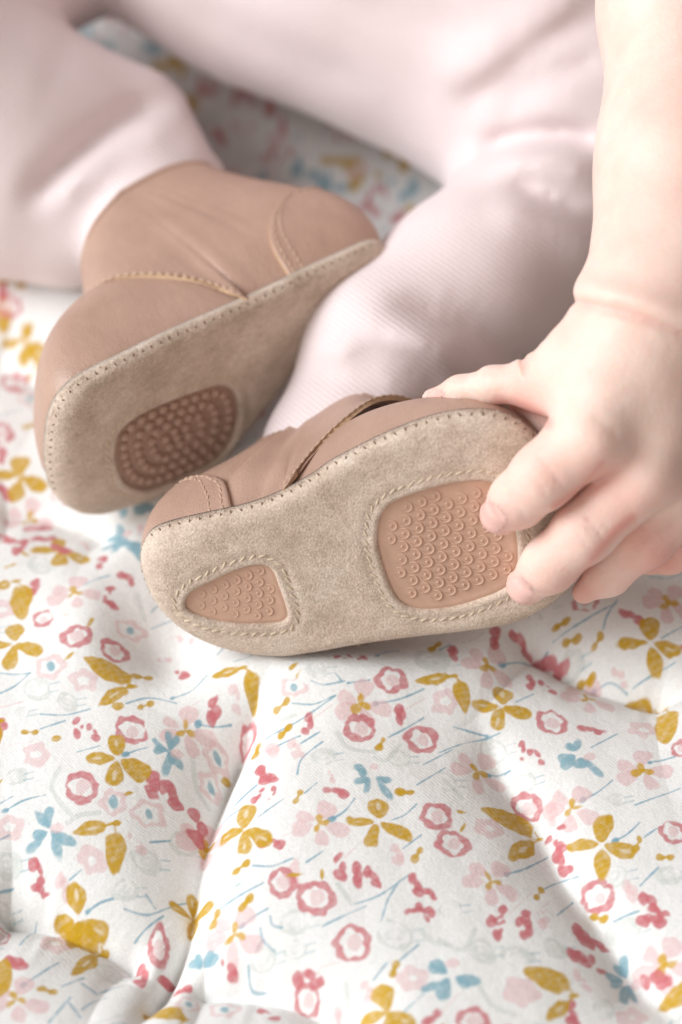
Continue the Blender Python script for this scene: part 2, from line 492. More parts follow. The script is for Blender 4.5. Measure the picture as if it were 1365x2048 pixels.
def stitches(parent, P, nrmv, spacing, L, r, m, ang=0., jitter=.15):
    """threads along 3-D polyline P with surface normals nrmv"""
    n = max(2, int(seglen(P)/spacing))
    A = np.column_stack([P, nrmv]); s_ = np.concatenate([[0], np.cumsum(np.linalg.norm(np.diff(P, axis=0), axis=1))])
    for i in range(n):
        u = (i+.5)/n*s_[-1]
        q = np.array([np.interp(u, s_, A[:, k]) for k in range(6)]); q2 = np.array([np.interp(min(u+1e-4, s_[-1]), s_, P[:, k]) for k in range(3)])
        q1 = np.array([np.interp(max(u-1e-4, 0), s_, P[:, k]) for k in range(3)])
        t = nrm(q2-q1); nn = nrm(q[3:]); bn = np.cross(nn, t)
        a = ang+rng.normal(0, jitter)
        place('stitch', stitch_mesh(L, r, m), parent, q[:3]+bn*rng.normal(0, .00008), t*math.cos(a)+bn*math.sin(a), nn)

def disc_pad(sh, poly, m, depth, parent, step=.0011):
    P = poly if sh.area(poly) > 0 else poly[::-1]
    t = np.roll(P, -1, 0)-np.roll(P, 1, 0); t /= np.linalg.norm(t, axis=1)[:, None]
    nin = np.stack([-t[:, 1], t[:, 0]], 1)
    outer = P-nin*.0012; bead0 = P+nin*.0006; bead1 = P+nin*.0013
    lo, hi = P.min(0), P.max(0)
    gx, gy = np.meshgrid(np.arange(lo[0], hi[0], step), np.arange(lo[1], hi[1], step))
    g = np.column_stack([gx.ravel(), gy.ravel()]); g = g[inside(g, P) & (poly_dist(g, P) > .0022)]
    pts = [outer, P, bead0, bead1, P+nin*.0018, g]; V = np.vstack(pts); n = len(P)
    e = [(i, (i+1) % n) for i in range(n)]
    r = delaunay_2d_cdt([Vector(v*1000) for v in V], e, [], 0, 1e-6)
    V2 = np.array([tuple(v) for v in r[0]])/1000; T = np.array([list(f) for f in r[2]])
    T = T[inside(V2[T].mean(1), outer)]
    d = poly_dist(V2, P)*np.where(inside(V2, P), 1, -1)
    z = depth+.0002*noise3(np.column_stack([V2, V2[:, 0]*0]), .012, 5)-.0003*np.exp(-((d-.0009)/.0004)**2)
    e1 = V2[T[:, 1]]-V2[T[:, 0]]; e2 = V2[T[:, 2]]-V2[T[:, 0]]
    c = (e1[:, 0]*e2[:, 1]-e1[:, 1]*e2[:, 0]) > 0; T[c] = T[c][:, ::-1]
    k = len(V2); Vt = np.vstack([np.column_stack([V2, z]), np.column_stack([V2, z+.0012])])
    mp = {}
    for i, src in enumerate(r[3]):
        for q in src: mp[q] = i
    L = [mp[i] for i in range(n)]
    walls = [(p, q, q+k, p+k) for p, q in zip(L, L[1:]+L[:1])]
    me = mesh_np('grip_pad', Vt, quads=walls, tris=np.vstack([T, T[:, ::-1]+k]))
    return link('grip_pad', me, m, parent)
def ring_mesh(r, m):
    """open raised crescent with a small point in its middle"""
    V = []; Q = []; nu, nv = 12, 5
    for i in range(nu+1):
        f = math.radians(-140+280*i/nu); taper = max(.12, math.sin(math.pi*i/nu))**.5
        for j in range(nv):
            t = math.pi*j/(nv-1); rr = r+.00034*taper*math.cos(t)
            V.append((rr*math.cos(f), rr*math.sin(f), -.00036*taper*math.sin(t)+.00010))
    for i in range(nu):
        for j in range(nv-1):
            a = i*nv+j; Q.append((a, a+1, a+nv+1, a+nv))
    k = len(V); nr = 7
    for (rr, z) in ((.00050, .0001), (.00036, -.00010), (.00012, -.00018)):
        for i in range(nr): V.append((rr*math.cos(2*math.pi*i/nr), rr*math.sin(2*math.pi*i/nr), z))
    for l in range(2):
        for i in range(nr):
            Q.append((k+l*nr+i, k+(l+1)*nr+i, k+(l+1)*nr+(i+1) % nr, k+l*nr+(i+1) % nr))
    T = [(k+2*nr, k+2*nr+i+1, k+2*nr+i) for i in range(1, nr-1)]
    me = mesh_np('raised_ring', V, quads=Q, tris=T); me.materials.append(m); return me
def nub_mesh(r, h, m):
    V = []; Q = []; nu = 10
    prof = [(1.0, .0), (.97, .35), (.82, .7), (.5, .93), (.14, 1.0)]
    for (a, b) in prof:
        for i in range(nu): V.append((r*a*math.cos(2*math.pi*i/nu), r*a*math.sin(2*math.pi*i/nu), -h*b))
    for j in range(len(prof)-1):
        for i in range(nu): Q.append((j*nu+i, (j+1)*nu+i, (j+1)*nu+(i+1) % nu, j*nu+(i+1) % nu))
    T = [(4*nu, 4*nu+i+1, 4*nu+i) for i in range(1, nu-1)]
    me = mesh_np('grip_nub', V, quads=Q, tris=T); me.materials.append(m); return me

COLLAR = [(-.61, 0, 56), (-.55, .36, 57), (-.38, .63, 58), (-.15, .70, 56), (.05, .66, 53), (.17, .4, 50), (.2, 0, 49)]
INSTEP = [(-.12, .97, 17), (.05, .90, 28), (.2, .74, 36), (.3, .42, 41), (.33, 0, 42)]
TONGUE = [(-.30, .84, 20), (-.1, .80, 25), (.08, .64, 33), (.17, .36, 38), (.2, 0, 39)]
def sym(sh, C):
    L = [sh.pt(*c) for c in C]; Rr = [sh.pt(c[0], -c[1], c[2]) for c in C[-2::-1]]
    return np.array(L+Rr)
def build_upper(sh, collar=COLLAR, instep=INSTEP, tongue=TONGUE, wr=1.0, hb=0.):
    # a bootie: the quarter runs round the heel and closes over the instep, the vamp is tucked under it
    n1_, n2_, ntq = 130, 70, 46
    nq = n1_+n2_
    B1 = sh.arc(-.25, n1_, True)                     # visible side -> heel -> hidden side
    i3 = sym(sh, instep)
    st = np.array([B1[0, 0], B1[0, 1], .0012]); en = np.array([B1[-1, 0], B1[-1, 1], .0012])
    I3 = catmull(np.vstack([st, i3, en]), n2_+2, False)[1:-1][::-1]     # hidden -> visible
    half_c = [c for c in collar]
    ring3 = [sh.pt(*c) for c in half_c]; hid = [sh.pt(c[0], -c[1], c[2]) for c in half_c]
    T1 = catmull(np.array(ring3[3::-1]+hid[1:4]), n1_, False)           # visible side -> heel -> hidden side
    T2 = catmull(np.array(hid[3:]+ring3[-2:2:-1]), n2_+2, False)[1:-1]
    P0 = np.zeros((nq, 3)); T = np.vstack([T1, T2])
    t_ = np.gradient(B1, axis=0); t_ /= np.linalg.norm(t_, axis=1)[:, None]+1e-12
    nn = np.stack([t_[:, 1], -t_[:, 0]], 1); c = sh.out.mean(0)
    c = np.array([sh.xh*.3, c[1]])
    nn *= np.sign(((B1-c)*nn).sum(1))[:, None]
    visb = B1[:, 1]*sh.vis > 0
    Bi = B1-nn*np.where(visb, .0028, .0048)[:, None]
    P0[:n1_] = np.column_stack([Bi, sh.zs(B1, [])+.0014]); P0[n1_:] = I3
    e = np.zeros(nq); e[:n1_] = 1
    kk = np.hanning(15); kk /= kk.sum()
    e = np.convolve(np.concatenate([e[-20:], e, e[:20]]), kk, 'same')[20:-20]
    out = np.zeros((nq, 3)); out[:n1_, :2] = nn*(np.where(visb, .0040, .0008)+hb*np.clip(-nn[:, 0], 0, 1)**2)[:, None]
    d2 = I3-np.array([T[:, 0].mean(), sh.out[:, 1].mean(), .03]); d2 /= np.linalg.norm(d2, axis=1)[:, None]
    out[n1_:] = d2*.0016
    for k in range(3): out[:, k] = np.convolve(np.concatenate([out[-20:, k], out[:, k], out[:20, k]]), kk, 'same')[20:-20]
    P1 = P0.copy(); P1[:n1_, :2] = B1*1.0
    P1 = P1+out; P1[:, 2] += .002+.018*e
    P1[:, :2] += (T-P0)[:, :2]*(.22*(1-e))[:, None]
    P2 = T+(P0-T)*np.array([.28, .28, 0]); P2[:, 2] -= .003+.013*e
    t = np.linspace(0, 1, ntq)[None, :, None]
    Q = ((1-t)**3*P0[:, None]+3*(1-t)**2*t*P1[:, None]+3*(1-t)*t*t*P2[:, None]+t**3*T[:, None])
    u = (np.arange(nq)/n1_)[:, None]; t = t[..., 0]
    side = np.minimum(u, 1-u)
    wv = np.sin(2*math.pi*(side*17+1.6*t+.5*np.sin(t*4+side*20)))*np.clip(1-abs(side-.10)/.17, 0, 1)*np.sin(np.pi*t)**.8
    fine = noise3(Q*np.array([1, 1, .35]), .009, 2)*np.clip(1-abs(side-.10)/.25, 0, 1)*t**.7
    ctr = np.array([0, sh.out[:, 1].mean(), .025])
    d = Q-ctr; d[..., 2] *= .2; d /= np.linalg.norm(d, axis=-1)[..., None]
    Q = Q+d*((wv*.0011+fine*.0007)*wr)[..., None]
    quarter, A, nn = sh.shell('quarter', Q, .0013, M_LEA, .0009, edge_mat=M_LIN, loop=True)
    # double row of thread beside the slanting edge over the instep
    seq = np.concatenate([np.arange(nq-n2_//2-6, nq), [0]])
    for k in (2, 5): stitches(quarter, A[seq, k], nn[seq, k], .0024, .0019, .00034, M_THL)
    rim = A[:, -1]-nn[:, -1]*.0006
    tube('collar_binding', np.vstack([rim, rim[:1]]), .0012, M_LEA, sh.root)
    B, nqh = B1, n1_
    # vamp (toe part)
    nvv = 130
    Bv = sh.arc(-.42, nvv, False); Tv = catmull(sym(sh, tongue), nvv, False)
    Vv = sh.bez(Bv, Tv, .017, .0034*np.clip((Bv[:, 0]-sh.xh)/(sh.xt-sh.xh)*2.6-1.35, 0, 1), -.004, .36, 40)
    Vv = Vv+noise3(Vv, .02, 6)[..., None]*np.array([0, 0, .0005])
    sh.shell('vamp', Vv, .0013, M_LEA, -.0002, edge_mat=M_LIN)
    # heel counter laid over the quarter
    xb = sh.xh+(-.49+1)/2*(sh.xt-sh.xh)
    half = nqh//2
    iv = int(np.argmin(abs(B[:half, 0]-xb))); ih = half+int(np.argmin(abs(B[half:, 0]-xb)))  # along the heel arc
    nt2 = 24; nu2 = 70; H = np.zeros((nu2, nt2, 3)); Hn = np.zeros_like(H)
    for j in range(nt2):
        tt = j/(nt2-1); tq = tt*.44*(ntq-1)
        lean = 5*tt+26*tt**3.5
        for i in range(nu2):
            uq = (iv+lean)+(ih-lean-iv-lean)*i/(nu2-1)
            i0, j0 = int(uq), int(tq); fu, ft = uq-i0, tq-j0; i1, j1 = min(i0+1, nq-1), min(j0+1, ntq-1)
            H[i, j] = (A[i0, j0]*(1-fu)+A[i1, j0]*fu)*(1-ft)+(A[i0, j1]*(1-fu)+A[i1, j1]*fu)*ft
    hc, HA, Hn = sh.shell('heel_counter', H, .0013, M_LEA, .0012, edge_mat=M_LIN)
    for k in (2, 5):
        P = HA[k, 1:-1]; stitches(hc, P, Hn[k, 1:-1], .0024, .0019, .00032, M_THL)
    P = HA[2:nu2//2, -2]; stitches(hc, P, Hn[2:nu2//2, -2], .0024, .0019, .00032, M_THL)
    return quarter
def tube(name, P, r, m, parent, nseg=8):
    T = np.gradient(P, axis=0); T /= np.linalg.norm(T, axis=1)[:, None]
    up = np.array([0, 0, 1.]); V = []; n = len(P)
    for p, t in zip(P, T):
        b = nrm(np.cross(t, up)); c = np.cross(b, t)
        for i in range(nseg):
            a = 2*math.pi*i/nseg; V.append(p+r*(math.cos(a)*b+math.sin(a)*c))
    q = [(j*nseg+i, j*nseg+(i+1) % nseg, (j+1)*nseg+(i+1) % nseg, (j+1)*nseg+i) for j in range(n-1) for i in range(nseg)]
    return link(name, mesh_np(name, V, quads=q), m, parent)

FRONT = [(277, 1140), (285, 1105), (305, 1080), (345, 1062), (400, 1046), (455, 1032), (510, 1017), (565, 995), (620, 965), (660, 937), (700, 915), (750, 890), (800, 868), (850, 850), (900, 838), (950, 833), (1000, 838), (1045, 858), (1088, 893), (1130, 945), (1165, 1005), (1188, 1060), (1193, 1100), (1175, 1145), (1135, 1190), (1090, 1225), (1041, 1250), (985, 1262), (920, 1271), (850, 1280), (770, 1290), (700, 1300), (630, 1313), (560, 1322), (490, 1320), (430, 1308), (380, 1288), (335, 1258), (303, 1220), (285, 1180)]
PAD = [(755, 1078), (760, 1040), (775, 1015), (800, 998), (850, 980), (900, 968), (950, 963), (985, 968), (1012, 990), (1028, 1040), (1036, 1100), (1032, 1150), (1010, 1180), (950, 1205), (900, 1218), (850, 1222), (815, 1214), (792, 1195), (775, 1160), (760, 1110)]
HPAD = [(370, 1210), (376, 1192), (390, 1180), (430, 1160), (470, 1142), (505, 1133), (530, 1133), (547, 1146), (560, 1180), (572, 1215), (575, 1236), (562, 1247), (530, 1250), (480, 1250), (430, 1243), (390, 1230), (376, 1221)]
REAR = [(117, 957), (117, 900), (123, 852), (140, 812), (167, 781), (200, 757), (240, 733), (330, 690), (420, 650), (500, 615), (620, 557), (695, 524), (742, 505), (772, 499), (785, 510), (771, 543), (744, 578), (712, 619), (660, 662), (636, 693), (595, 746), (566, 787), (525, 838), (484, 887), (454, 922), (400, 962), (343, 992), (285, 1020), (226, 1043), (195, 1048), (167, 1043), (132, 1012)]
RPAD = [(233, 905), (245, 862), (290, 827), (350, 800), (410, 780), (450, 774), (475, 793), (480, 838), (465, 888), (430, 928), (370, 958), (300, 983), (255, 970), (238, 938)]

front = Shoe('baby_shoe', FRONT, (.03, .5, .86), W(600, 1318, .590), (480, 1195), (900, 1090),
             'tan leather baby shoe gripped by the hand, suede sole with two rubber pads facing us')
rear = Shoe('baby_shoe', REAR, (-.59, .615, .525), W(190, 1045, dg(1045)-.003), (780, 500), (170, 950),
            'tan leather baby shoe standing on its toe behind, knobbly oval pad in shaded sole')
fp, hp = catmull(front.loc(PAD), 90), catmull(front.loc(HPAD), 70)
front.sole([fp, hp], True)
rp = catmull(rear.loc(RPAD), 90)
rear.sole([rp], False, .006)
RM = ring_mesh(.00150, M_RUB); NM = nub_mesh(.00150, .0016, M_RUB_SHADE)
def hexfill(sh, poly, gap, marg, ang):
    c, s_ = math.cos(ang), math.sin(ang); M2 = np.array([[c, s_], [-s_, c]])
    ctr = poly.mean(0); q = (poly-ctr)@M2
    out = []
    ys = np.arange(q[:, 1].min(), q[:, 1].max(), gap*.88)
    for k, y in enumerate(ys):
        for x in np.arange(q[:, 0].min()+(k % 2)*gap/2, q[:, 0].max(), gap): out.append((x, y))
    out = np.array(out)@M2.T+ctr
    return out[inside(out, poly) & (poly_dist(out, poly) > marg)]
for poly, gap in ((fp, .00385), (hp, .0034)):
    pad = disc_pad(front, poly, M_RUB, .0011, front.root)
    base = .0011
    for p in hexfill(front, poly, gap, .0026 if gap > .0035 else .0019, math.radians(8)):
        place('raised_ring', RM, pad, (p[0], p[1], base-.0001), (math.cos(.5), math.sin(.5), 0), (0, 0, 1)).scale = (gap/.00385,)*3
pad = disc_pad(rear, rp, M_RUB_SHADE, .0016, rear.root)
t = np.roll(rp, -1, 0)-np.roll(rp, 1, 0); t /= np.linalg.norm(t, axis=1)[:, None]
nin = np.stack([-t[:, 1], t[:, 0]], 1)*(1 if rear.area(rp) > 0 else -1)
cen = rp.mean(0)
d_in = poly_dist(cen[None], rp)[0]
k = 0
while True:
    d0 = .0030+k*.0034
    if d0 > d_in-.0008: break
    f = (d0)/d_in
    Rg = rp+nin*0; Rg = cen+(rp-cen)*(1-f) if k else rp+nin*d0
    if k: Rg = cen+((rp+nin*.003)-cen)*(1-(d0-.003)/(d_in-.003))
    n = max(1, int(np.linalg.norm(np.diff(np.vstack([Rg, Rg[:1]]), axis=0), axis=1).sum()/.0035))
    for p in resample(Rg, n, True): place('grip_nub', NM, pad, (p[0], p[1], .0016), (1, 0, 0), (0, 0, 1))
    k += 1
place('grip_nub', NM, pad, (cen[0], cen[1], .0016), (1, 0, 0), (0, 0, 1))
def fuzz(sh, n, P, zz, lmin, lmax, mtl):
    # short loose fibres standing along the cut edge of the suede: far too many to count
    V = []; T = []
    nrmx = np.roll(P, -1, 0)-np.roll(P, 1, 0); nrmx /= np.linalg.norm(nrmx, axis=1)[:, None]
    outw = np.stack([nrmx[:, 1], -nrmx[:, 0]], 1)
    for _ in range(n):
        i = rng.integers(len(P)); L = rng.uniform(lmin, lmax); f = rng.random()
        p = P[i]*(1-f)+P[(i+1) % len(P)]*f
        o_ = outw[i]; d = np.array([o_[0]+rng.normal(0, .5), o_[1]+rng.normal(0, .5), rng.normal(-.25, .45)]); d = nrm(d)
        b = np.array([p[0], p[1], zz[i]+rng.uniform(.0002, .0016)])-d*.0003
        sd = nrm(np.cross(d, rng.normal(size=3)))*.00006; m_ = b+d*L*.55; tip = b+d*L+rng.normal(0, L*.22, 3)
        k = len(V); V += [b-sd, b+sd, m_-sd*.8, m_+sd*.8, tip]; T += [(k, k+1, k+3), (k, k+3, k+2), (k+2, k+3, k+4)]
    o = link('suede_fuzz', mesh_np('suede_fuzz', V, tris=T), mtl, sh.sole_ob); o['kind'] = 'stuff'; return o
for sh, nf in ((front, 4200), (rear, 2200)):
    fuzz(sh, nf, sh.out, sh.zs(sh.out, []), .0004, .0012, M_SUE)
# whip stitches round the pads, dark pieces for shaded stitch holes along the upper seam
def ring_stitch(sh, poly, off, ang, spacing=.0025, L=.0025, r=.00036):
    P = poly if sh.area(poly) > 0 else poly[::-1]
    t = np.roll(P, -1, 0)-np.roll(P, 1, 0); t /= np.linalg.norm(t, axis=1)[:, None]
    Q = P+np.stack([t[:, 1], -t[:, 0]], 1)*off
    Q = resample(Q, 120, True); Q = np.vstack([Q, Q[:1]])
    z = sh.zs(Q, sh.holes)-.00015
    stitches(sh.sole_ob, np.column_stack([Q, z]), np.tile([0, 0, -1.], (len(Q), 1)), spacing, L, r, M_THR, ang)
ring_stitch(front, front.holes[0], .0029, .55); ring_stitch(front, front.holes[1], .0027, .55)
ring_stitch(rear, rear.holes[0], .0027, .55)
for sh in (front, rear):
    E = sh.arc(-.9, 200, False)
    E = E[:np.argmax(E[:, 0])]
    cc = sh.out.mean(0)
    dirn = cc-E; dirn /= np.linalg.norm(dirn, axis=1)[:, None]
    En = E+dirn*.0004; z = sh.zs(En, sh.holes)+.0003
    nr_ = -dirn
    stitches(sh.sole_ob, np.column_stack([En, z]), np.column_stack([nr_*.4, np.full(len(E), -.9)]), .0028, .0013, .00021, M_HOLE, math.pi/2, .3)
    if sh is front:      # the thumb pulls the instep edge away from the vamp
        build_upper(sh, COLLAR, [(-.12, .97, 16), (.05, .91, 27), (.19, .77, 38), (.31, .48, 45), (.35, 0, 45)],
                    [(-.32, .88, 20), (-.12, .88, 26), (.05, .78, 28), (.20, .45, 27), (.25, 0, 28)])
    else: build_upper(sh, [(-.66, 0, 62), (-.62, .40, 64), (-.45, .60, 66), (-.2, .64, 66), (.02, .62, 60), (.17, .42, 55), (.22, 0, 53)], INSTEP,
                      [(-.30, .86, 21), (-.1, .84, 27), (.08, .70, 36), (.15, .40, 42), (.17, 0, 43)], .22, .009)

# ------------------------------------------------------------------ the child
person = bpy.data.objects.new('person', None); COL.objects.link(person); person.location = (.1, .2, .06)
person.empty_display_size = .02
bpy.context.view_layer.update()
tag(person, 'toddler sitting on the quilt in pale pink leggings, one bare hand gripping a shoe', 'child')
def to_person(o): o.parent = person; o.matrix_parent_inverse = person.matrix_world.inverted()

# legs and seat of the leggings
fo = w2c(front.world(front.pt(-.2, 0, 30))); ro = w2c(rear.world(rear.pt(-.2, 0, 32)))
fo2 = w2c(front.world(front.pt(-.18, .05, 58))); ro2 = w2c(rear.world(rear.pt(-.22, -.18, 62)))
def cp(c, r): d = c[2]; return (682.5+FP*c[0]/d, 1024-FP*c[1]/d, d, r)
h = .0019
lo, hi = (-.165, -.005, .56), (.175, .28, .86)
G = cgrid(lo, hi, h)
legR = chain(G, [cp(fo, 105), cp(fo2, 128), (775, 700, .632, 150), (930, 585, .648, 178), (1110, 440, .668, 200), (1300, 350, .678, 225)], .012)
thighR = chain(G, [(1330, 330, .672, 235), (1130, 180, .682, 262), (900, 60, .694, 250)], .02)
legL = chain(G, [cp(ro, 120), cp(ro2, 92), (325, 375, .677, 105), (235, 310, .689, 165), (35, 262, .682, 216), (-200, 120, .672, 295)], .012)
legL = smin(legL, chain(G, [(225, 400, .690, 130), (130, 430, .682, 140), (0, 390, .680, 160), (-150, 330, .68, 180)]), .014)
thighL = chain(G, [(-250, 50, .674, 290), (60, -238, .704, 250), (400, -255, .728, 250)], .02)
D = smin(legR, thighR, .008)
seat = chain(G, [(340, -215, .704, 270), (560, -140, .699, 285), (760, -80, .691, 290), (960, -8, .687, 275)], .02)
D = smin(D, seat, .018)
D = np.minimum(D, smin(legL, thighL, .004))
D = D.astype(np.float32); PX, PY = px_of(G)
near = abs(D) < .012
PXn, PYn = PX[near], PY[near]
def fold(pts, amp, wd, side=0., rw=None, ro_=None):
    """groove along a curve, with a ridge on one side"""
    global D
    s_, par = px_curve(PXn, PYn, pts)
    fade = np.clip(np.minimum(par, 1-par)*5, 0, 1)
    g = np.exp(-(s_/wd)**2)*amp
    if side: g = g-side*amp*np.exp(-((s_-(ro_ or 1.8*wd))/(rw or wd*1.3))**2)
    D[near] += (g*fade).astype(np.float32)
fold([(1230, 290), (1150, 272), (1080, 270), (1010, 282), (950, 318)], .0060, 26, .5, 42, -52)
fold([(1260, 480), (1180, 432), (1110, 398), (1040, 368), (985, 352)], .0046, 28, .6, 44, -54)
fold([(1230, 30), (1140, 60), (1060, 110), (980, 175), (900, 225)], .0044, 30, .6, 46, 60)
fold([(1230, 110), (1130, 135), (1050, 180), (980, 240)], .0034, 28, .5, 40, 50)
fold([(1100, 760), (1030, 705), (950, 660), (850, 625), (760, 605)], .0046, 32, .7, 48, -64)
fold([(900, 775), (830, 735), (760, 712), (690, 705)], .0034, 28, .6, 40, 50)
fold([(780, 780), (720, 755), (660, 745), (610, 750)], .0020, 24, .5, 34, 42)
fold([(45, 420), (90, 365), (150, 310), (220, 255), (300, 215), (360, 205)], .0052, 24, .5, 40, 48)
fold([(385, 195), (412, 232), (432, 270), (446, 320)], .0045, 20, .8, 26, -36)
fold([(700, -40), (820, 30), (950, 60), (1100, 40)], .0018, 34)
fold([(350, -20), (480, 60), (620, 120), (760, 180)], .0016, 40)
C3 = np.stack([g_[near] for g_ in G], -1)
D[near] += (noise3(C3, .035, 11, 6)*.0009+noise3(C3, .014, 4, 5)*.00018).astype(np.float32)
D = np.maximum(D, .565-G[2]).astype(np.float32)
leg_ob, _ = finish(D.astype(np.float32), lo, h, 'leggings', M_KNIT, None, 6)
to_person(leg_ob)
del G, D, PX, PY, C3, near, legR, thighR, legL, thighL, seat

# the child's unseen top, added above the picture to darken the leg gap
h = .006
Gw = np.meshgrid(np.arange(-.08, .22, h), np.arange(.05, .40, h), np.arange(.02, .42, h), indexing='ij')
pv, ch, sh_ = np.array([.01, .30, .09]), np.array([.045, .185, .31]), np.array([.125, .125, .30])
Dt = smin(rcone(Gw, pv, ch, .072, .083), rcone(Gw, ch, sh_, .05, .040), .02)
Dt = smin(Dt, rcone(Gw, sh_, np.array([.135, .06, .235]), .040, .034), .01)
for ax in range(3):
    for e in (0, -1):
        sl_ = [slice(None)]*3; sl_[ax] = e; Dt[tuple(sl_)] = np.maximum(Dt[tuple(sl_)], h*.5)
Pt, Qt = surface_nets(Dt, np.array([-.08, .05, .02]), h); Pt = relax(Pt, Qt, 4)
p0 = Pt[Qt[:, 0]]-Pt.mean(0)
if np.einsum('ij,ij->i', p0, np.cross(Pt[Qt[:, 1]]-Pt.mean(0), Pt[Qt[:, 2]]-Pt.mean(0))).sum() < 0: Qt = Qt[:, ::-1]
to_person(link('unseen_shirt', mesh_np('unseen_shirt', Pt, quads=Qt), M_KNIT))

# bare arm and hand, one continuous skin
def ds(px, py): return front_plane(px, py)
def front_plane(px, py):
    r = W(px, py, 1)-CAM; return ((front.p0-CAM)@front.a)/(r@front.a)
h = .00075
lo, hi = (.014, -.028, .505), (.112, .175, .618)
G = cgrid(lo, hi, h)
arm = chain(G, [(1385, -420, .60, 190), (1392, 0, .585, 182), (1386, 320, .57, 178), (1354, 560, .556, 181)], .01)
mc = [((1290, 655, .547, 118), (1183, 868, ds(1183, 868)-.010, 74)),
      ((1335, 680, .548, 118), (1290, 948, ds(1290, 948)-.008, 74)),
      ((1400, 690, .556, 118), (1380, 975, ds(1380, 975)-.001, 70)),
      ((1450, 700, .566, 108), (1455, 1005, ds(1455, 1005)+.010, 64))]
palm = None
for p, q in mc:
    c = chain(G, [p, q]); palm = c if palm is None else smin(palm, c, .007)
thenar = chain(G, [(1262, 665, .550, 112), (1160, 738, .553, 82), (1108, 770, .556, 64)], .006)
palm = smin(palm, thenar, .009)
D = smin(arm, palm, .010)
thumb = chain(G, [(1125, 762, .556, 60), (1062, 766, .559, 43), (985, 769, .563, 31), (920, 781, .568, 25), (862, 795, .574, 16)], .004)
D = smin(D, thumb, .0035)
D = smin(D, chain(G, [(1048, 806, .572, 30), (1120, 850, .570, 58), (1200, 930, .572, 60)]), .003)
fing = {
 'index': [(1183, 868, ds(1183, 868)-.010, 76), (1085, 955, ds(1085, 955)-.0115, 63), (1035, 1000, ds(1035, 1000)-.0080, 55), (1002, 1030, ds(1002, 1030)-.0045, 42)],
 'middle': [(1290, 948, ds(1290, 948)-.009, 74), (1170, 1062, ds(1170, 1062)-.0115, 62), (1100, 1128, ds(1100, 1128)-.0085, 54), (1052, 1170, ds(1052, 1170)-.0045, 40)],
 'ring': [(1380, 975, ds(1380, 975)-.001, 68), (1290, 1075, ds(1290, 1075)-.0035, 60), (1218, 1148, ds(1218, 1148)+.0005, 42), (1168, 1184, ds(1168, 1184)+.004, 24)],
 'little': [(1455, 1005, ds(1455, 1005)+.010, 62), (1395, 1065, ds(1395, 1065)+.009, 50), (1340, 1105, ds(1340, 1105)+.013, 40), (1300, 1120, ds(1300, 1120)+.018, 32)]}
FG = None
for nme, pts in fing.items():
    c = chain(G, pts, .003)
    FG = c if FG is None else smin(FG, c, .0012)
D = smin(D, FG, .0032)
D = D.astype(np.float32); PX, PY = px_of(G)
near = abs(D) < .006
PXn, PYn = PX[near], PY[near]
BL = []
def crease(pts, amp, wd, side=0., bl=0.):
    global D
    s_, par = px_curve(PXn, PYn, pts)
    fade = np.clip(np.minimum(par, 1-par)*6, 0, 1)
    g = np.exp(-(s_/wd)**2)*amp-side*amp*np.exp(-((s_-2.4*wd)/(wd*1.8))**2)-side*amp*np.exp(-((s_+2.4*wd)/(wd*1.8))**2)
    D[near] += (g*fade).astype(np.float32)
crease([(1120, 592), (1165, 607), (1240, 622), (1310, 645), (1420, 685)], .0014, 10, .05)
crease([(1120, 560), (1170, 575), (1250, 592), (1320, 615), (1430, 655)], -.0013, 26)
crease([(970, 990), (988, 1028), (1002, 1050), (1030, 1060)], .0006, 5, .3)
crease([(1020, 1120), (1040, 1163), (1066, 1184), (1096, 1192)], .0006, 5, .3)
crease([(1040, 690), (1048, 730), (1056, 760)], .0010, 5, .3)
crease([(1080, 655), (1092, 680)], .0006, 5)
crease([(950, 735), (955, 752), (950, 775)], .0004, 4); crease([(965, 735), (972, 752), (968, 775)], .0004, 4)
crease([(1070, 905), (1100, 935), (1125, 975)], .00035, 7); crease([(1165, 1020), (1190, 1055), (1210, 1085)], .00035, 7)
crease([(1170, 1000), (1200, 1040), (1225, 1075)], .0003, 6)
crease([(1180, 830), (1215, 850), (1240, 880)], .0004, 10); crease([(1010, 985), (1040, 1010), (1050, 1050)], .0003, 6)
for o_ in (-13, 0, 12):      # fine folds over the finger joints
    crease([(1052+o_, 918-o_*.9), (1085+o_, 945-o_*.9), (1115+o_, 990-o_*.9)], .00028, 4, .4)
    crease([(1135+o_, 1028-o_*.9), (1172+o_, 1055-o_*.9), (1200+o_, 1098-o_*.9)], .00028, 4, .4)
    crease([(968+o_, 735), (974+o_, 752), (970+o_, 778)], .00026, 4, .4)
    crease([(1255+o_, 1050-o_*.8), (1285+o_, 1075-o_*.8), (1310+o_, 1110-o_*.8)], .00026, 4, .4)
for cx, cy, rad, amp in ((1195, 905, 60, .0009), (1300, 985, 60, .0009), (1230, 960, 40, -.0008), (1340, 1020, 40, -.0008)):
    D[near] -= (np.exp(-((PXn-cx)**2+(PYn-cy)**2)/rad**2)*amp).astype(np.float32)
C3 = np.stack([g_[near] for g_ in G], -1)
D[near] += (noise3(C3, .012, 13, 6)*.00022).astype(np.float32)
body, CP = finish(D.astype(np.float32), lo, h, 'body', M_SKIN, None, 2)
bx, by = 682.5+FP*CP[:, 0]/CP[:, 2], 1024-FP*CP[:, 1]/CP[:, 2]
bl = np.zeros(len(CP))  # pink fingertips, plus reddish shade painted into finger gaps and creases
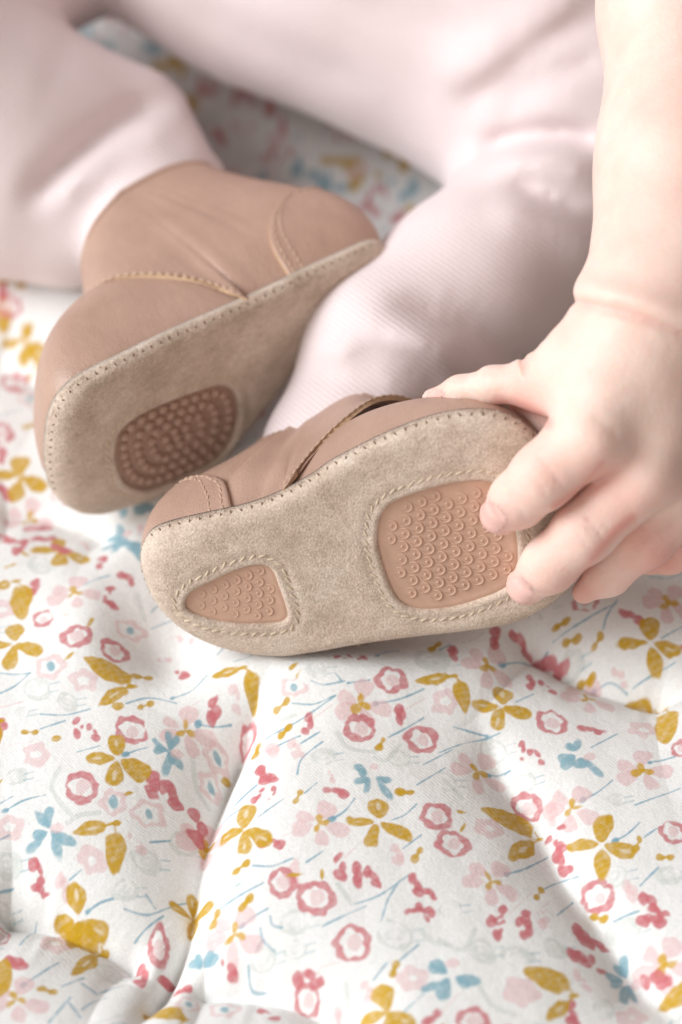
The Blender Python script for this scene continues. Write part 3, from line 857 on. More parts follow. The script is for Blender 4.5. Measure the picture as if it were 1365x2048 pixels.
for cx, cy, r, k_ in ((985, 1045, 42, .55), (1032, 1190, 42, .55), (1160, 1190, 40, .5), (858, 796, 28, .35), (1110, 930, 55, .18), (1190, 1040, 50, .15),
                      (1195, 945, 42, .45), (1290, 1080, 45, .5), (1060, 815, 60, .35), (1320, 1120, 60, .6), (1250, 1010, 60, .2), (1220, 640, 120, .06)):
    bl = np.maximum(bl, k_*np.exp(-((bx-cx)**2+(by-cy)**2)/r**2))
s_, par = px_curve(bx, by, [(1150, 603), (1240, 622), (1310, 645), (1420, 685)])
bl = np.maximum(bl, .32*np.exp(-(s_/10)**2))
for gp, k_, w_ in (([(1110, 1012), (1150, 985), (1180, 955), (1205, 925)], .75, 9), ([(1185, 1120), (1225, 1070), (1265, 1035)], .75, 12), ([(1140, 1195), (1165, 1150), (1200, 1105)], .6, 12), ([(1000, 803), (1050, 812), (1095, 845)], .7, 16), ([(1045, 700), (1052, 735)], .35, 8)):  # red shade painted between the fingers and under the thumb web
    s_, par = px_curve(bx, by, gp); bl = np.maximum(bl, k_*np.exp(-(s_/w_)**2))
bl = bl+.10*np.clip((by-820)/200, 0, 1)
bl = np.clip(bl+.03+.13*noise3(CP, .010, 5, 6)+.05*noise3(CP, .004, 12, 6)-.02, 0, 1)
attr(body.data, 'blush_shade', bl)
# nails: thin plates that follow the fingertip
bm_n = np.zeros(len(body.data.vertices)*3, np.float32); body.data.vertices.foreach_get('normal', bm_n); bm_n = bm_n.reshape(-1, 3)
bw = cam2world(CP)
fq = np.array([list(p.vertices) for p in body.data.polygons], np.int32)
M_NAIL = plain('nail', (.86, .54, .48), .38, .45)
for cx, cy, ra, rb, ang in ((984, 1034, 27, 33, 135), (1038, 1180, 25, 31, 132), (872, 790, 20, 11, 170)):
    an = math.radians(ang); u = (bx-cx)*math.cos(an)+(by-cy)*math.sin(an); v_ = -(bx-cx)*math.sin(an)+(by-cy)*math.cos(an)
    k_ = (np.abs(u/ra)**2.4+np.abs(v_/rb)**2.4)
    fc = ((CAM-bw)*bm_n).sum(1) > 0
    ok = (k_ < 1) & fc
    sel = fq[ok[fq].all(1)]
    if len(sel) < 8: continue
    ids, inv = np.unique(sel, return_inverse=True)
    o_ = bw[ids]+bm_n[ids]*(.00003+.00009*np.clip((1-k_[ids])*2.5, 0, 1)**.5)[:, None]
    nail = link('nail', mesh_np('nail', o_, quads=inv.reshape(-1, 4)), M_NAIL, body)
to_person(body)
del G, D, PX, PY, C3, near

# ------------------------------------------------------------------ the quilt
def axis(core0, core1, step, out0, out1, grow=1.06):
    a = list(np.arange(core0, core1, step)); st = step; x = a[-1]
    while x < out1: st *= grow; x += st; a.append(x)
    st = step; x = a[0]; b = []
    while x > out0: st *= grow; x -= st; b.append(x)
    return np.array(b[::-1]+a)
QX = axis(-.098, .098, .00028, -.55, .55, 1.05)
QY = axis(-.108, .055, .00028, -.5, .75, 1.022)
nx, ny = len(QX), len(QY)
XX, YY = np.meshgrid(QX, QY)             # (ny,nx)
XX = XX.astype(np.float32); YY = YY.astype(np.float32)
def gcurve(pts):
    return catmull([ground(*p)[:2] for p in pts], 24, False)
HZ = np.zeros_like(XX)
def seam(pts, depth, wl, wr, amp_ends=(1, 1), rc=.0014, cusp=0.):
    """valley along a curve; wl / wr: widths on the left / right of travel (m)"""
    global HZ
    P = gcurve(pts); m = max(wl, wr)*9
    i0, i1 = np.searchsorted(QX, P[:, 0].min()-m), np.searchsorted(QX, P[:, 0].max()+m)
    j0, j1 = np.searchsorted(QY, P[:, 1].min()-m), np.searchsorted(QY, P[:, 1].max()+m)
    x, y = XX[j0:j1, i0:i1], YY[j0:j1, i0:i1]
    n = len(P)-1; best = np.full(x.shape, 1e9, np.float32)
    def seg(i):
        a = P[i]; d = P[i+1]-a; L = d@d
        t = np.clip(((x-a[0])*d[0]+(y-a[1])*d[1])/L, 0, 1); ex_, ey_ = x-a[0]-t*d[0], y-a[1]-t*d[1]
        return ex_**2+ey_**2, (d[0]*ey_-d[1]*ex_)/math.sqrt(L), (i+t)/n
    for i in range(n): best = np.minimum(best, seg(i)[0])
    s_ = np.sqrt(best); sig2 = (.45*s_+.004)**2
    # side and place along the seam are blended over nearby pieces, so nothing jumps
    ws = np.zeros_like(s_); sd = np.zeros_like(s_); par = np.zeros_like(s_)
    for i in range(n):
        q2, sg, pr = seg(i); w_ = np.exp(-(q2-best)/sig2); ws += w_; sd += w_*sg; par += w_*pr
    sd /= ws; par /= ws
    h_ = np.clip(.5+.5*sd/(s_*.45+.0004), 0, 1); h_ = h_*h_*(3-2*h_)
    wd = wr+(wl-wr)*h_
    prof = np.exp(-(np.sqrt(s_*s_+rc**2)-rc)/wd)
    prof = prof*(1+.015*np.sin(par*n*1.9+np.sin(par*n*.7)*2)*np.exp(-(s_/.012)**2)*np.clip(s_/.002, 0, 1))
    prof = prof+cusp*np.exp(-(np.sqrt(s_*s_+.0004**2)-.0004)/.0019)*(.75+.35*np.sin(par*11+depth*900))
    am = amp_ends[0]+(amp_ends[1]-amp_ends[0])*par
    am = am*np.clip(np.minimum(par, 1-par)*5, 0, 1)**1.5
    HZ[j0:j1, i0:i1] -= depth*prof*am
def bulge(px, py, rx, ry, amp, rot=0):
    global HZ
    c = ground(px, py); co, si = math.cos(rot), math.sin(rot)
    x, y = XX-c[0], YY-c[1]; u, v = x*co+y*si, -x*si+y*co
    HZ += amp*np.exp(-(u/rx)**2-(v/ry)**2)
P3 = np.stack([XX, YY, XX*0], -1)
HZ += noise3(P3, .060, 2, 6)*.0016+noise3(P3, .022, 8, 6)*.0005+noise3(P3, .009, 15, 6)*.00018
# travel directions are away from the viewer, so "left" is the picture's left
seam([(225, 2110), (290, 1985), (345, 1880), (378, 1790), (390, 1720), (425, 1595), (470, 1480), (512, 1400), (548, 1330)], .0130, .0125, .0060, (1, 1), .0012, .42)
seam([(1390, 2120), (1335, 2010), (1258, 1915), (1206, 1830), (1128, 1735), (1080, 1635), (1010, 1535), (968, 1450), (925, 1385)], .0100, .0085, .0055, (1, .6), .0022)
seam([(-80, 1790), (60, 1806), (150, 1832), (240, 1866), (318, 1925)], .0125, .0120, .017, (1, 1), .0012, .20)
seam([(300, 1935), (420, 1940), (520, 1955), (620, 1990), (700, 2040), (760, 2100)], .0120, .0085, .018, (1, 1), .0012, .26)
seam([(985, 1252), (1060, 1268), (1150, 1312), (1240, 1348), (1420, 1385)], .0120, .0085, .018, (1, 1), .0012, .30)
seam([(-60, 1010), (60, 1000), (150, 1025), (260, 1075)], .006, .009, .012)
seam([(-60, 690), (60, 740), (160, 820)], .005, .010, .010)
bulge(620, 1345, .05, .012, .0060); bulge(335, 1300, .013, .013, -.0075); bulge(165, 1235, .014, .020, .0045)
bulge(1180, 1240, .03, .014, .004); bulge(700, 1650, .05, .05, .003); bulge(150, 1650, .03, .05, .003)
bulge(700, 330, .08, .05, -.004); bulge(640, 1150, .05, .035, -.006); bulge(300, 900, .06, .04, -.004)
HZ -= .0005

def hat(x, y):
    i = np.clip(np.searchsorted(QX, x), 0, nx-1); j = np.clip(np.searchsorted(QY, y), 0, ny-1); return HZ[j, i]
def q(px, py):
    p = ground(px, py)
    for _ in range(6): p = ground(px, py, hat(p[0], p[1]))
    return np.array(p[:2])
CC = np.empty((ny, nx, 3), np.float32); CC[:] = (.855, .85, .835)
WOB = noise3(P3, .0016, 1, 8).astype(np.float32); WOB2 = noise3(P3, .0040, 10, 8).astype(np.float32)
INK = noise3(P3*np.array([1, 1.7, 1]), .0011, 16, 8).astype(np.float32)
YEL = (.57, .335, .014); RED = (.585, .165, .185); PIN = (.76, .50, .505); BLU = (.265, .445, .52); GRE = (.56, .60, .56); DBL = (.20, .385, .49)
def win(c, r):
    return slice(np.searchsorted(QY, c[1]-r), np.searchsorted(QY, c[1]+r)), slice(np.searchsorted(QX, c[0]-r), np.searchsorted(QX, c[0]+r))
def ink(sl, sd, col, alpha=.95, rag=.0004, soft=.00016):
    if sd.size == 0: return
    sd = sd+WOB[sl]*rag+WOB2[sl]*rag*.6
    sf = np.maximum(soft, 0)
    m = np.clip(.5-sd/(2*sf), 0, 1)*alpha*np.clip(.93+.16*INK[sl], .35, 1)
    CC[sl] = CC[sl]*(1-m[..., None])+np.array(col, np.float32)*m[..., None]
def ell(c, a, b, rot, col, alpha=.95, hollow=0., rag=.0004):
    sl = win(c, max(a, b)*1.35+.001); x, y = XX[sl]-c[0], YY[sl]-c[1]
    if x.size == 0: return
    u, v = x*math.cos(rot)+y*math.sin(rot), -x*math.sin(rot)+y*math.cos(rot)
    k = np.sqrt((u/a)**2+(v/b)**2); sd = (k-1)*min(a, b)
    if hollow: sd = np.maximum(sd, -(k-(1-hollow))*min(a, b))
    ink(sl, sd, col, alpha, rag)
def petal(c, ang, r0, r1, wd, col, alpha=.95, slit=0.):
    """petal from r0 to r1 along ang, broadest beyond its middle"""
    m = c+np.array([math.cos(ang), math.sin(ang)])*(r0+r1)/2; L = (r1-r0)/2
    sl = win(m, L*1.4+.001); x, y = XX[sl]-m[0], YY[sl]-m[1]
    if x.size == 0: return
    u, v = x*math.cos(ang)+y*math.sin(ang), -x*math.sin(ang)+y*math.cos(ang)
    wl = wd*(1+.35*np.clip(u/L, -1, 1))
    k = np.sqrt((u/L)**2+(v/wl)**2); sd = (k-1)*wd
    ink(sl, sd, col, alpha)
    if slit:
        k = np.sqrt(((u-L*.25)/(L*.35))**2+((v)/(wd*.22))**2); ink(sl, (k-1)*wd*.25, (.84, .80, .70), slit, .0002)
def stroke(P, wd, col, alpha=.9, dot=0.):
    P = catmull(P, 14, False) if len(P) > 2 else resample(np.array(P), 6, False)
    c = (P.min(0)+P.max(0))/2; r = max(np.ptp(P[:, 0]), np.ptp(P[:, 1]))/2+.002
    sl = win(c, r); x, y = XX[sl], YY[sl]
    if x.size == 0: return
    sd = np.full(x.shape, 1e9, np.float32)
    for a, b in zip(P[:-1], P[1:]):
        d = b-a; t = np.clip(((x-a[0])*d[0]+(y-a[1])*d[1])/max(d@d, 1e-12), 0, 1)
        sd = np.minimum(sd, (x-a[0]-t*d[0])**2+(y-a[1]-t*d[1])**2)
    sd = np.sqrt(sd)-wd/2
    ink(sl, sd, col, alpha, .00012)
    if dot: ell(P[0], dot*1.3, dot, .5, col, alpha)
MM = .001
def J(a): return rng.normal(0, a)
def Y4(c, s=1., v=0):
    for k, a in enumerate((92, 178, 262, -24)):
        a = math.radians(a+J(7)); L = (7.4, 7.6, 7.8, 8.8)[k]*MM*s*(1+J(.08))
        petal(c, a, .7*MM*s, L, (2.3, 1.75, 1.9, 2.25)[k]*MM*s*(1+J(.1)), YEL, .97, .55 if rng.random() < .5 else 0)
def ring(c, a, b, rot=0.):
    sl = win(c, max(a, b)*1.5); x, y = XX[sl]-c[0], YY[sl]-c[1]
    if x.size == 0: return
    u, v = x*math.cos(rot)+y*math.sin(rot), -x*math.sin(rot)+y*math.cos(rot)
    th = np.arctan2(v, u); ph = rng.uniform(0, 6)
    k = np.sqrt((u/a)**2+(v/b)**2)/(.93+.13*np.abs(np.sin(2.5*th+ph+.5*np.sin(th+ph)))**.7+.05*np.sin(2*th+2*ph)+.03*np.sin(9*th+3*ph))
    m = min(a, b)
    ink(sl, np.maximum((k-1)*m, ((.62+.08*np.sin(2*th+ph)+.05*np.sin(5*th+3*ph))-k)*m), RED, .88, .00045)
    ink(sl, (np.sqrt(((u-.08*a)/(a*.42))**2+((v)/(b*.48))**2)-1)*m*.4, PIN, .62, .0005)
def pale_ring(c, a, b, rot=0., blue=False, dense=False):
    sl = win(c, max(a, b)*1.5); x, y = XX[sl]-c[0], YY[sl]-c[1]
    if x.size == 0: return
    u, v = x*math.cos(rot)+y*math.sin(rot), -x*math.sin(rot)+y*math.cos(rot)
    th = np.arctan2(v, u); ph = rng.uniform(0, 6)
    k = np.sqrt((u/a)**2+(v/b)**2)/(1+.12*np.sin(5*th+ph)); m = min(a, b)
    ink(sl, np.maximum((k-1)*m, ((.66 if blue else .34 if not dense else .12)-k)*m), PIN, .62, .0005)
    if blue: ell(c, b*.42, a*.24, rot+1.9+J(.2), BLU, .92)
def P5(c, s=1.):
    a0 = rng.uniform(-.3, .3)
    for k in range(5):
        a = a0+math.radians((70, 148, 195, 278, -20)[k])
        petal(c, a, 1.5*MM*s, (6.6, 6.2, 7.0, 6.6, 7.6)[k]*MM*s, (2.3, 1.6, 2.0, 1.6, 2.0)[k]*MM*s, PIN, .68)
    for k in range(3):
        a = math.radians((100, 230, -10)[k]+J(15)); petal(c, a, -.2*MM, 2.6*MM*s, .75*MM*s, (.62, .36, .02), .92)
def blobs(c, s=1., rot=1.57, bend=.5, col=RED, al=.93):
    """a comma-like dab of two joined spots"""
    s *= 1.18
    d = np.array([math.cos(rot), math.sin(rot)]); n = np.array([-d[1], d[0]])
    P = [c-d*1.5*MM*s+n*bend*MM*s*.6, c+n*-bend*MM*s*.3, c+d*1.5*MM*s+n*bend*MM*s]
    ell(P[0], 1.25*MM*s, .95*MM*s, rot+.5, col, al, 0, .0007); ell(P[2], 1.15*MM*s, .85*MM*s, rot-.5, col, al, 0, .0007); ell(P[1], 1.35*MM*s, .75*MM*s, rot, col, al, 0, .0007)
def dumb(c, s=1., rot=.8):
    d = np.array([math.cos(rot), math.sin(rot)])
    ell(c-d*1.5*MM*s, 1.25*MM*s, 1.0*MM*s, rot, YEL); ell(c+d*1.4*MM*s, 1.15*MM*s, .9*MM*s, rot+.4, YEL); ell(c, .9*MM*s, .42*MM*s, rot, YEL)
def dash(c, rot=.5, s=1.): ell(c, 1.5*MM*s, .5*MM*s, rot, YEL)
def leafpair(a0, a1, b0, b1, jt):
    for p, r_, f in ((a0, a1, 1.), (b0, b1, .8)):
        L = np.linalg.norm(r_-p); petal(p, math.atan2(*(r_-p)[::-1]), 0, L, max(1.5*MM, L*.20)*(.62+.38*f)*1.15, YEL, .97, .6 if f < 1 else 0)
    ell(jt, 1.2*MM, .6*MM, .2, YEL); stroke([a1, jt], .5*MM, YEL); stroke([b1, jt], .5*MM, YEL)
def heart(c, ang, s=1.):
    for da in (-.40+J(.12), .34+J(.12)): petal(c, ang+da, 0, (5.2+J(.9))*MM*s, (1.15+J(.18))*MM*s, BLU, .93)
    ell(c+np.array([math.cos(ang), math.sin(ang)])*1.6*MM*s, 1.5*MM*s, .9*MM*s, ang, BLU, .93)
def fly(c, angs, dot, s=1.):
    for a in angs: heart(c+np.array([math.cos(a), math.sin(a)])*1.0*MM*s, a, s)
    if dot is not None: ell(dot, 1.7*MM*s, 1.3*MM*s, .2, PIN, .6)
def ghost(c, rot=0., ticks=True, s=1., al=.5):
    ell(c, 3.6*MM*s, 2.8*MM*s, rot, GRE, al, .3, .0006); ell(c, 2.0*MM*s, 1.2*MM*s, rot+.5, GRE, al*.7, .5, .0006)
    if ticks:
        for k in (-.6, .7):
            b = c+np.array([4.3*MM, (k-.1)*1.7*MM])*s; stroke([b-np.array([1.1, .1])*MM, b+np.array([1.2, .35])*MM], .36*MM, BLU, .55)
def gleaf(pts): stroke([q(*p) for p in pts], 1.3*MM, GRE, .5)
def stem(pts, wd=.44, dot=0., col=DBL, al=.92): stroke([q(*p) for p in pts], wd*MM, col, al, dot*MM)
# -- greys, stems, then the stronger colours on top
for g_ in ((73, 1377), (135, 1404), (80, 1131), (30, 1554), (293, 1722), (251, 1780), (219, 1948), (367, 1689), (13, 1730), (647, 1514), (799, 1517), (635, 1340), (866, 1320), (891, 1563), (592, 1899), (790, 1869), (528, 1920), (455, 1770), (987, 1502), (1050, 1566), (1143, 1307), (965, 1902), (1033, 1913), (1111, 1898), (901, 1817), (1228, 1753), (1207, 2019), (1250, 1863), (1340, 1750), (400, 1905), (590, 1845)):
    ghost(q(*g_), J(.5), True, 1+J(.12))
for g_ in (((121, 1535), (104, 1577), (141, 1628)), ((135, 1645), (160, 1630), (199, 1625)), ((385, 1520), (395, 1580), (418, 1618)), ((676, 1465), (696, 1495), (750, 1505)), ((676, 1768), (705, 1808)), ((890, 1560), (925, 1598)), ((955, 1965), (985, 2010), (1030, 2030)), ((693, 1970), (700, 2020)), ((880, 1880), (925, 1900), (950, 1860)), ((275, 1190), (290, 1240)), ((840, 1860), (870, 1885), (900, 1890)), ((750, 1515), (775, 1520), (800, 1490)), ((520, 1440), (550, 1445), (590, 1430))):
    gleaf(g_)
for st in ([(168, 1171), (190, 1160), (219, 1151)], [(0, 1387), (30, 1372), (60, 1346)], [(-10, 1345), (30, 1349), (62, 1346)], [(81, 1428), (130, 1430), (180, 1418)], [(81, 1458), (131, 1441)], [(253, 1407), (300, 1396), (354, 1407)],
           [(155, 1504), (199, 1492)], [(300, 1685), (340, 1682)], [(248, 1817), (300, 1829), (374, 1808)], [(292, 1788), (312, 1818)], [(270, 1884), (295, 1855), (327, 1832)], [(140, 1760), (163, 1740)], [(0, 1785), (27, 1777)],
           [(98, 2046), (141, 1996)], [(138, 2005), (162, 2036)], [(165, 1968), (195, 1990)], [(125, 1973), (168, 1957)], [(622, 1361), (650, 1369), (689, 1362)], [(672, 1347), (684, 1362)], [(696, 1366), (740, 1360)], [(585, 1406), (629, 1408), (669, 1391)],
           [(531, 1479), (592, 1445), (672, 1391)], [(555, 1492), (600, 1472)], [(602, 1487), (639, 1464)], [(595, 1548), (605, 1516), (645, 1484)], [(777, 1475), (810, 1458), (848, 1436)], [(517, 1634), (568, 1597)], [(470, 1612), (514, 1570)], [(440, 1654), (494, 1613)],
           [(784, 1640), (810, 1630), (834, 1608)], [(834, 1570), (891, 1536)], [(848, 1529), (905, 1500)], [(610, 1586), (634, 1566)], [(507, 1731), (545, 1732), (585, 1717)], [(614, 1724), (647, 1702)], [(440, 1818), (528, 1765)], [(541, 1832), (546, 1850), (565, 1855)],
           [(646, 1852), (733, 1812)], [(710, 1808), (760, 1790), (817, 1751)], [(763, 1842), (777, 1798), (800, 1761)], [(797, 1923), (838, 1889)], [(747, 1960), (774, 1926)], [(521, 1855), (528, 1882), (551, 1903)], [(511, 1903), (526, 1880)], [(497, 1930), (504, 1977), (534, 1987)],
           [(807, 1697), (843, 1670)], [(804, 2028), (848, 1987)], [(1033, 1404), (1068, 1388)], [(880, 1505), (930, 1487), (1000, 1466)], [(908, 1454), (945, 1465), (976, 1472)], [(1271, 1610), (1360, 1577)], [(1107, 1278), (1170, 1240), (1232, 1207)], [(1207, 1257), (1215, 1230), (1235, 1200)], [(1271, 1356), (1310, 1345), (1352, 1324)],
           [(1090, 1778), (1120, 1765), (1157, 1753)], [(1288, 1675), (1314, 1657)], [(1281, 1771), (1317, 1735)], [(1115, 1831), (1146, 1806)], [(1228, 1842), (1278, 1822)], [(1010, 1550), (1022, 1541)], [(1183, 1495), (1235, 1468)], [(1324, 1276), (1366, 1253)], [(880, 1300), (900, 1290)], [(40, 1890), (75, 1850)]):
    stem(st)
for st in ([(13, 1620), (50, 1600), (91, 1590)], [(251, 1509), (275, 1500), (297, 1495)], [(175, 1824), (200, 1806), (226, 1797)], [(398, 1449), (430, 1453), (462, 1446)], [(50, 1969), (118, 1926)], [(753, 1408), (800, 1398), (848, 1378)], [(662, 1640), (690, 1622), (710, 1597)], [(484, 1852), (510, 1832), (536, 1817)], [(1004, 1330), (1050, 1329), (1093, 1324)],
           [(1189, 1386), (1220, 1378), (1257, 1374)], [(1299, 1525), (1352, 1513)], [(1166, 1600), (1195, 1585), (1225, 1561)], [(1013, 1749), (1050, 1738), (1095, 1715)], [(1230, 1682), (1255, 1668), (1281, 1644)], [(980, 1551), (1020, 1541)]):
    stem(st, .48, .8)
for st in ([(0, 1415), (50, 1402)], [(20, 1490), (65, 1482)], [(1019, 1828), (1065, 1785)], [(1068, 1831), (1111, 1795)], [(640, 1935), (690, 1920)], [(627, 1437), (664, 1410)], [(812, 1418), (850, 1397)], [(565, 1672), (600, 1660)], [(880, 2030), (920, 1985)], [(690, 1715), (724, 1682)], [(375, 1415), (400, 1402)]):
    stem(st, .3, 0, PIN, .6)
for p in ((72, 1509), (18, 1655), (185, 1719), (111, 1888), (168, 1360), (7, 1218), (826, 1957), (891, 1402), (1285, 1459), (978, 1657), (1264, 2037)): pale_ring(q(*p), 3.9*MM, 3.2*MM, J(.6))
pale_ring(q(1043, 1984), 4.4*MM, 3.9*MM, 0, False, True)
for p in ((130, 1773), (737, 1984), (273, 1682), (1168, 1962), (592, 1745), (797, 1708), (1090, 1838), (1265, 1778), (1107, 1628), (474, 1394), (1242, 1342), (595, 1495), (545, 1498)): blobs(q(*p), 1.05, 1.7+J(.3), .5, PIN, .62)
for p, a_, b_ in (((101, 1333), 4.1, 3.6), ((260, 1262), 4.0, 3.0), ((227, 1605), 3.2, 3.6), ((297, 1628), 4.2, 3.7), ((435, 1517), 3.2, 3.8), ((421, 1574), 2.8, 3.6), ((377, 2009), 3.0, 3.2), ((448, 2019), 4.0, 3.0), ((588, 1374), 3.8, 2.4)):
    pale_ring(q(*p), a_*MM, b_*MM, 0, True)
for p in ((148, 1185), (371, 1461), (34, 1999), (411, 1699), (723, 1408), (639, 1647), (469, 1869), (976, 1331), (1175, 1397), (956, 1545), (1285, 1541), (1143, 1616), (1336, 1205), (983, 1763), (1331, 1930)): P5(q(*p), 1.05)
for p, a_, b_, r_ in (((87, 1237), 22, 23, 0), ((153, 1272), 33, 26, -.15), ((229, 1303), 31, 25, -.5), ((264, 1461), 34, 30, -.3), ((163, 1574), 33, 33, 0), ((317, 1894), 20, 36, 0), ((3, 1874), 17, 22, 0), ((782, 1359), 34, 26, 0), ((721, 1458), 33, 27, 0), ((843, 1480), 35, 29, -.25), ((873, 1632), 32, 30, 0), ((905, 1688), 34, 27, -.1),
                      ((497, 1486), 18, 26, -.3), ((564, 1765), 27, 30, .1), ((632, 1795), 36, 32, 0), ((706, 1886), 35, 34, 0), ((1104, 1445), 34, 30, 0), ((1054, 1616), 35, 24, -.6), ((1196, 1792), 36, 24, -.75), ((946, 2042), 30, 26, 0), ((1171, 1207), 28, 18, 0), ((1346, 1664), 26, 26, .4), ((615, 1999), 26, 22, -.4), ((1362, 1498), 18, 20, 0)):
    c = q(*p); ring(c, a_*.000124*1.04, b_*.000124*1.15, r_)
for p, r_, s_ in (((205, 1124), 1.4, .9), ((219, 1187), 1.2, .9), ((224, 1208), 2.5, .9), ((72, 1176), 1.3, 1.1), ((162, 1453), 1.5, 1.1), ((189, 1463), 2.0, 1.0), ((5, 1453), 1.4, 1.1), ((256, 1158), 2.3, 1.2), ((367, 1347), 2.2, 1.1), ((430, 1422), 1.4, 1.2), ((308, 1571), 1.5, 1.3), ((344, 1591), 2.1, 1.3), ((80, 1744), 2.1, 1.0), ((83, 1779), 2.6, .9),
                  ((34, 1923), 2.6, 1.1), ((286, 1955), 1.6, 1.2), ((401, 1658), 1.6, 1.5), ((337, 1980), .2, .7), ((364, 1982), .2, .7), ((690, 1316), 0, .9), ((716, 1318), 0, .8), ((618, 1450), 1.4, 1.0), ((802, 1431), 1.5, 1.0), ((525, 1551), 1.9, 1.0), ((547, 1553), 2.4, .7), ((518, 1591), .9, .8), ((545, 1589), 1.2, .8), ((672, 1583), 2.8, 1.2), ((544, 1682), 2.8, 1.2),
                  ((683, 1733), 1.7, 1.25), ((718, 1751), 1.5, 1.1), ((747, 1754), 2.1, 1.1), ((836, 1771), 1.9, 1.2), ((863, 1788), 2.4, .8), ((828, 1820), .6, 1.0), ((861, 1829), 1.5, .9), ((619, 1950), 2.7, 1.4), ((538, 2027), 2.4, 1.2), ((865, 2037), .6, 1.0), ((457, 1935), 2.1, 1.0), ((912, 1305), 1.6, 1.0), ((994, 1275), 1.4, 1.0), ((1042, 1289), 2.6, 1.2), ((1100, 1342), 2.7, 1.5),
                  ((1063, 1365), 1.5, 1.0), ((1095, 1374), 2.2, 1.0), ((1182, 1459), 2.8, 1.3), ((1045, 1502), 1.5, 1.15), ((1075, 1511), 2.2, 1.1), ((1264, 1232), 2.7, 1.1), ((1113, 1669), .4, .9), ((1120, 1687), 1.9, .8), ((1125, 1724), 1.9, 1.2), ((997, 1834), .8, 1.1), ((1003, 1859), 1.2, 1.0), ((1050, 1838), .8, 1.1), ((1056, 1861), 1.2, 1.0), ((1168, 1872), 2.0, 1.3), ((1201, 1891), 2.5, .8),
                  ((1164, 1916), 2.5, 1.0), ((1198, 1930), 2.2, .9), ((1303, 1804), 2.2, 1.1), ((1317, 1819), 2.5, .7), ((1306, 1839), 2.7, 1.1), ((1148, 2030), 1.6, 1.2), ((77, 1057), .2, 1.3), ((10, 1075), 2.5, 1.1), ((10, 985), 2.2, 1.1), ((8, 910), 1.5, 1.1), ((8, 580), 1.5, 1.4), ((740, 415), 2.5, 1.4), ((800, 435), 1.0, 1.3), ((545, 215), 1.5, 1.3), ((95, 785), .5, 1.2), ((1313, 1959), 2.6, 1.2)):
    blobs(q(*p), s_, r_, .5+J(.15))
for c, angs, dot, s_ in (((100, 1660), (2.0, 3.75, -.75), (115, 1655), 1.0), ((745, 1550), (2.75, 4.0, -.55), (747, 1534), 1.0), ((1158, 1508), (2.1, 3.6, -1.2), (1178, 1513), 1.05), ((905, 1950), (2.6, 3.9, -.6), (907, 1927), 1.1), ((1255, 1962), (2.0, 3.4, -1.5), (1275, 1970), 1.0), ((338, 1502), (1.3, 3.0, -1.2), (355, 1508), .85), ((405, 1945), (2.0, .9), None, .8), ((258, 1093), (2.4, -.7), None, 1.0), ((800, 378), (2.6, .2, -1.2), None, 1.2)):
    fly(q(*c), angs, None if dot is None else q(*dot), s_)
for a0, a1, b0, b1, jt in (((170, 1316), (257, 1365), (199, 1411), (250, 1377), (264, 1373)), ((43, 1240), (44, 1172), (-8, 1176), (20, 1165), (33, 1162)), ((229, 1750), (232, 1664), (147, 1666), (209, 1652), (229, 1647)), ((116, 1860), (203, 1892), (147, 1950), (189, 1915), (207, 1909)), ((507, 1415), (500, 1342), (424, 1354), (478, 1338), (486, 1335)),
                            ((933, 1428), (918, 1360), (836, 1362), (893, 1355), (908, 1352)), ((1328, 1491), (1338, 1424), (1242, 1411), (1311, 1411), (1330, 1411)), ((967, 1619), (1070, 1665), (1015, 1723), (1066, 1687), (1079, 1679)), ((1043, 1938), (1140, 1977), (1088, 2042), (1135, 2007), (1149, 1991)), ((283, 2031), (368, 2030), (300, 2080), (350, 2060), (372, 2040)), ((640, 318), (725, 325), (700, 385), (725, 345), (730, 330)), ((8, 670), (6, 610), (-50, 640), (-10, 610), (0, 603))):
    leafpair(q(*a0), q(*a1), q(*b0), q(*b1), q(*jt))
for p in ((125, 1102), (30, 1287), (236, 1517), (158, 1837), (388, 1840), (490, 1659), (757, 1643), (777, 2024), (1004, 1413), (1301, 1285), (1203, 1689), (815, 300)): Y4(q(*p), .72 if p == (388, 1840) else 1.)
for p, r_ in (((291, 1412), .5), ((286, 1355), 0), ((61, 1464), 0), ((431, 1837), 1.2), ((565, 1410), .6), ((571, 1462), .8), ((763, 1487), 1.1), ((597, 1593), 1.1), ((812, 1584), 0), ((514, 1502), 1.2), ((482, 1734), .6), ((492, 1805), .8), ((836, 1709), 1.1), ((789, 1938), 1.2), ((1123, 1248), .4), ((1143, 1278), 0), ((1196, 1283), .9), ((1175, 1353), 0), ((1210, 1645), .7),
                 ((1079, 1788), 1.1), ((1198, 1836), -.4), ((1276, 1687), 1.1), ((1332, 1715), 0), ((95, 1982), -.3), ((60, 705), .4), ((65, 745), .8), ((60, 852), .5), ((870, 1293), .8)):
    dumb(q(*p), .95, r_)
for p, r_ in (((236, 1412), .3), ((113, 1476), .3)): ell(q(*p), 1.35*MM, 1.0*MM, r_, YEL)
for p, r_ in (((182, 1244), 1.1), ((143, 1308), .8), ((128, 1230), 0), ((52, 1109), -.6), ((25, 1130), .5), ((263, 1586), .4), ((2, 1562), 1), ((595, 1352), 1.2), ((450, 1570), .8), ((644, 1751), 1.5), ((595, 1749), 0), ((924, 1659), 1.1), ((926, 1625), 0), ((590, 1330), .7)): dash(q(*p), r_)
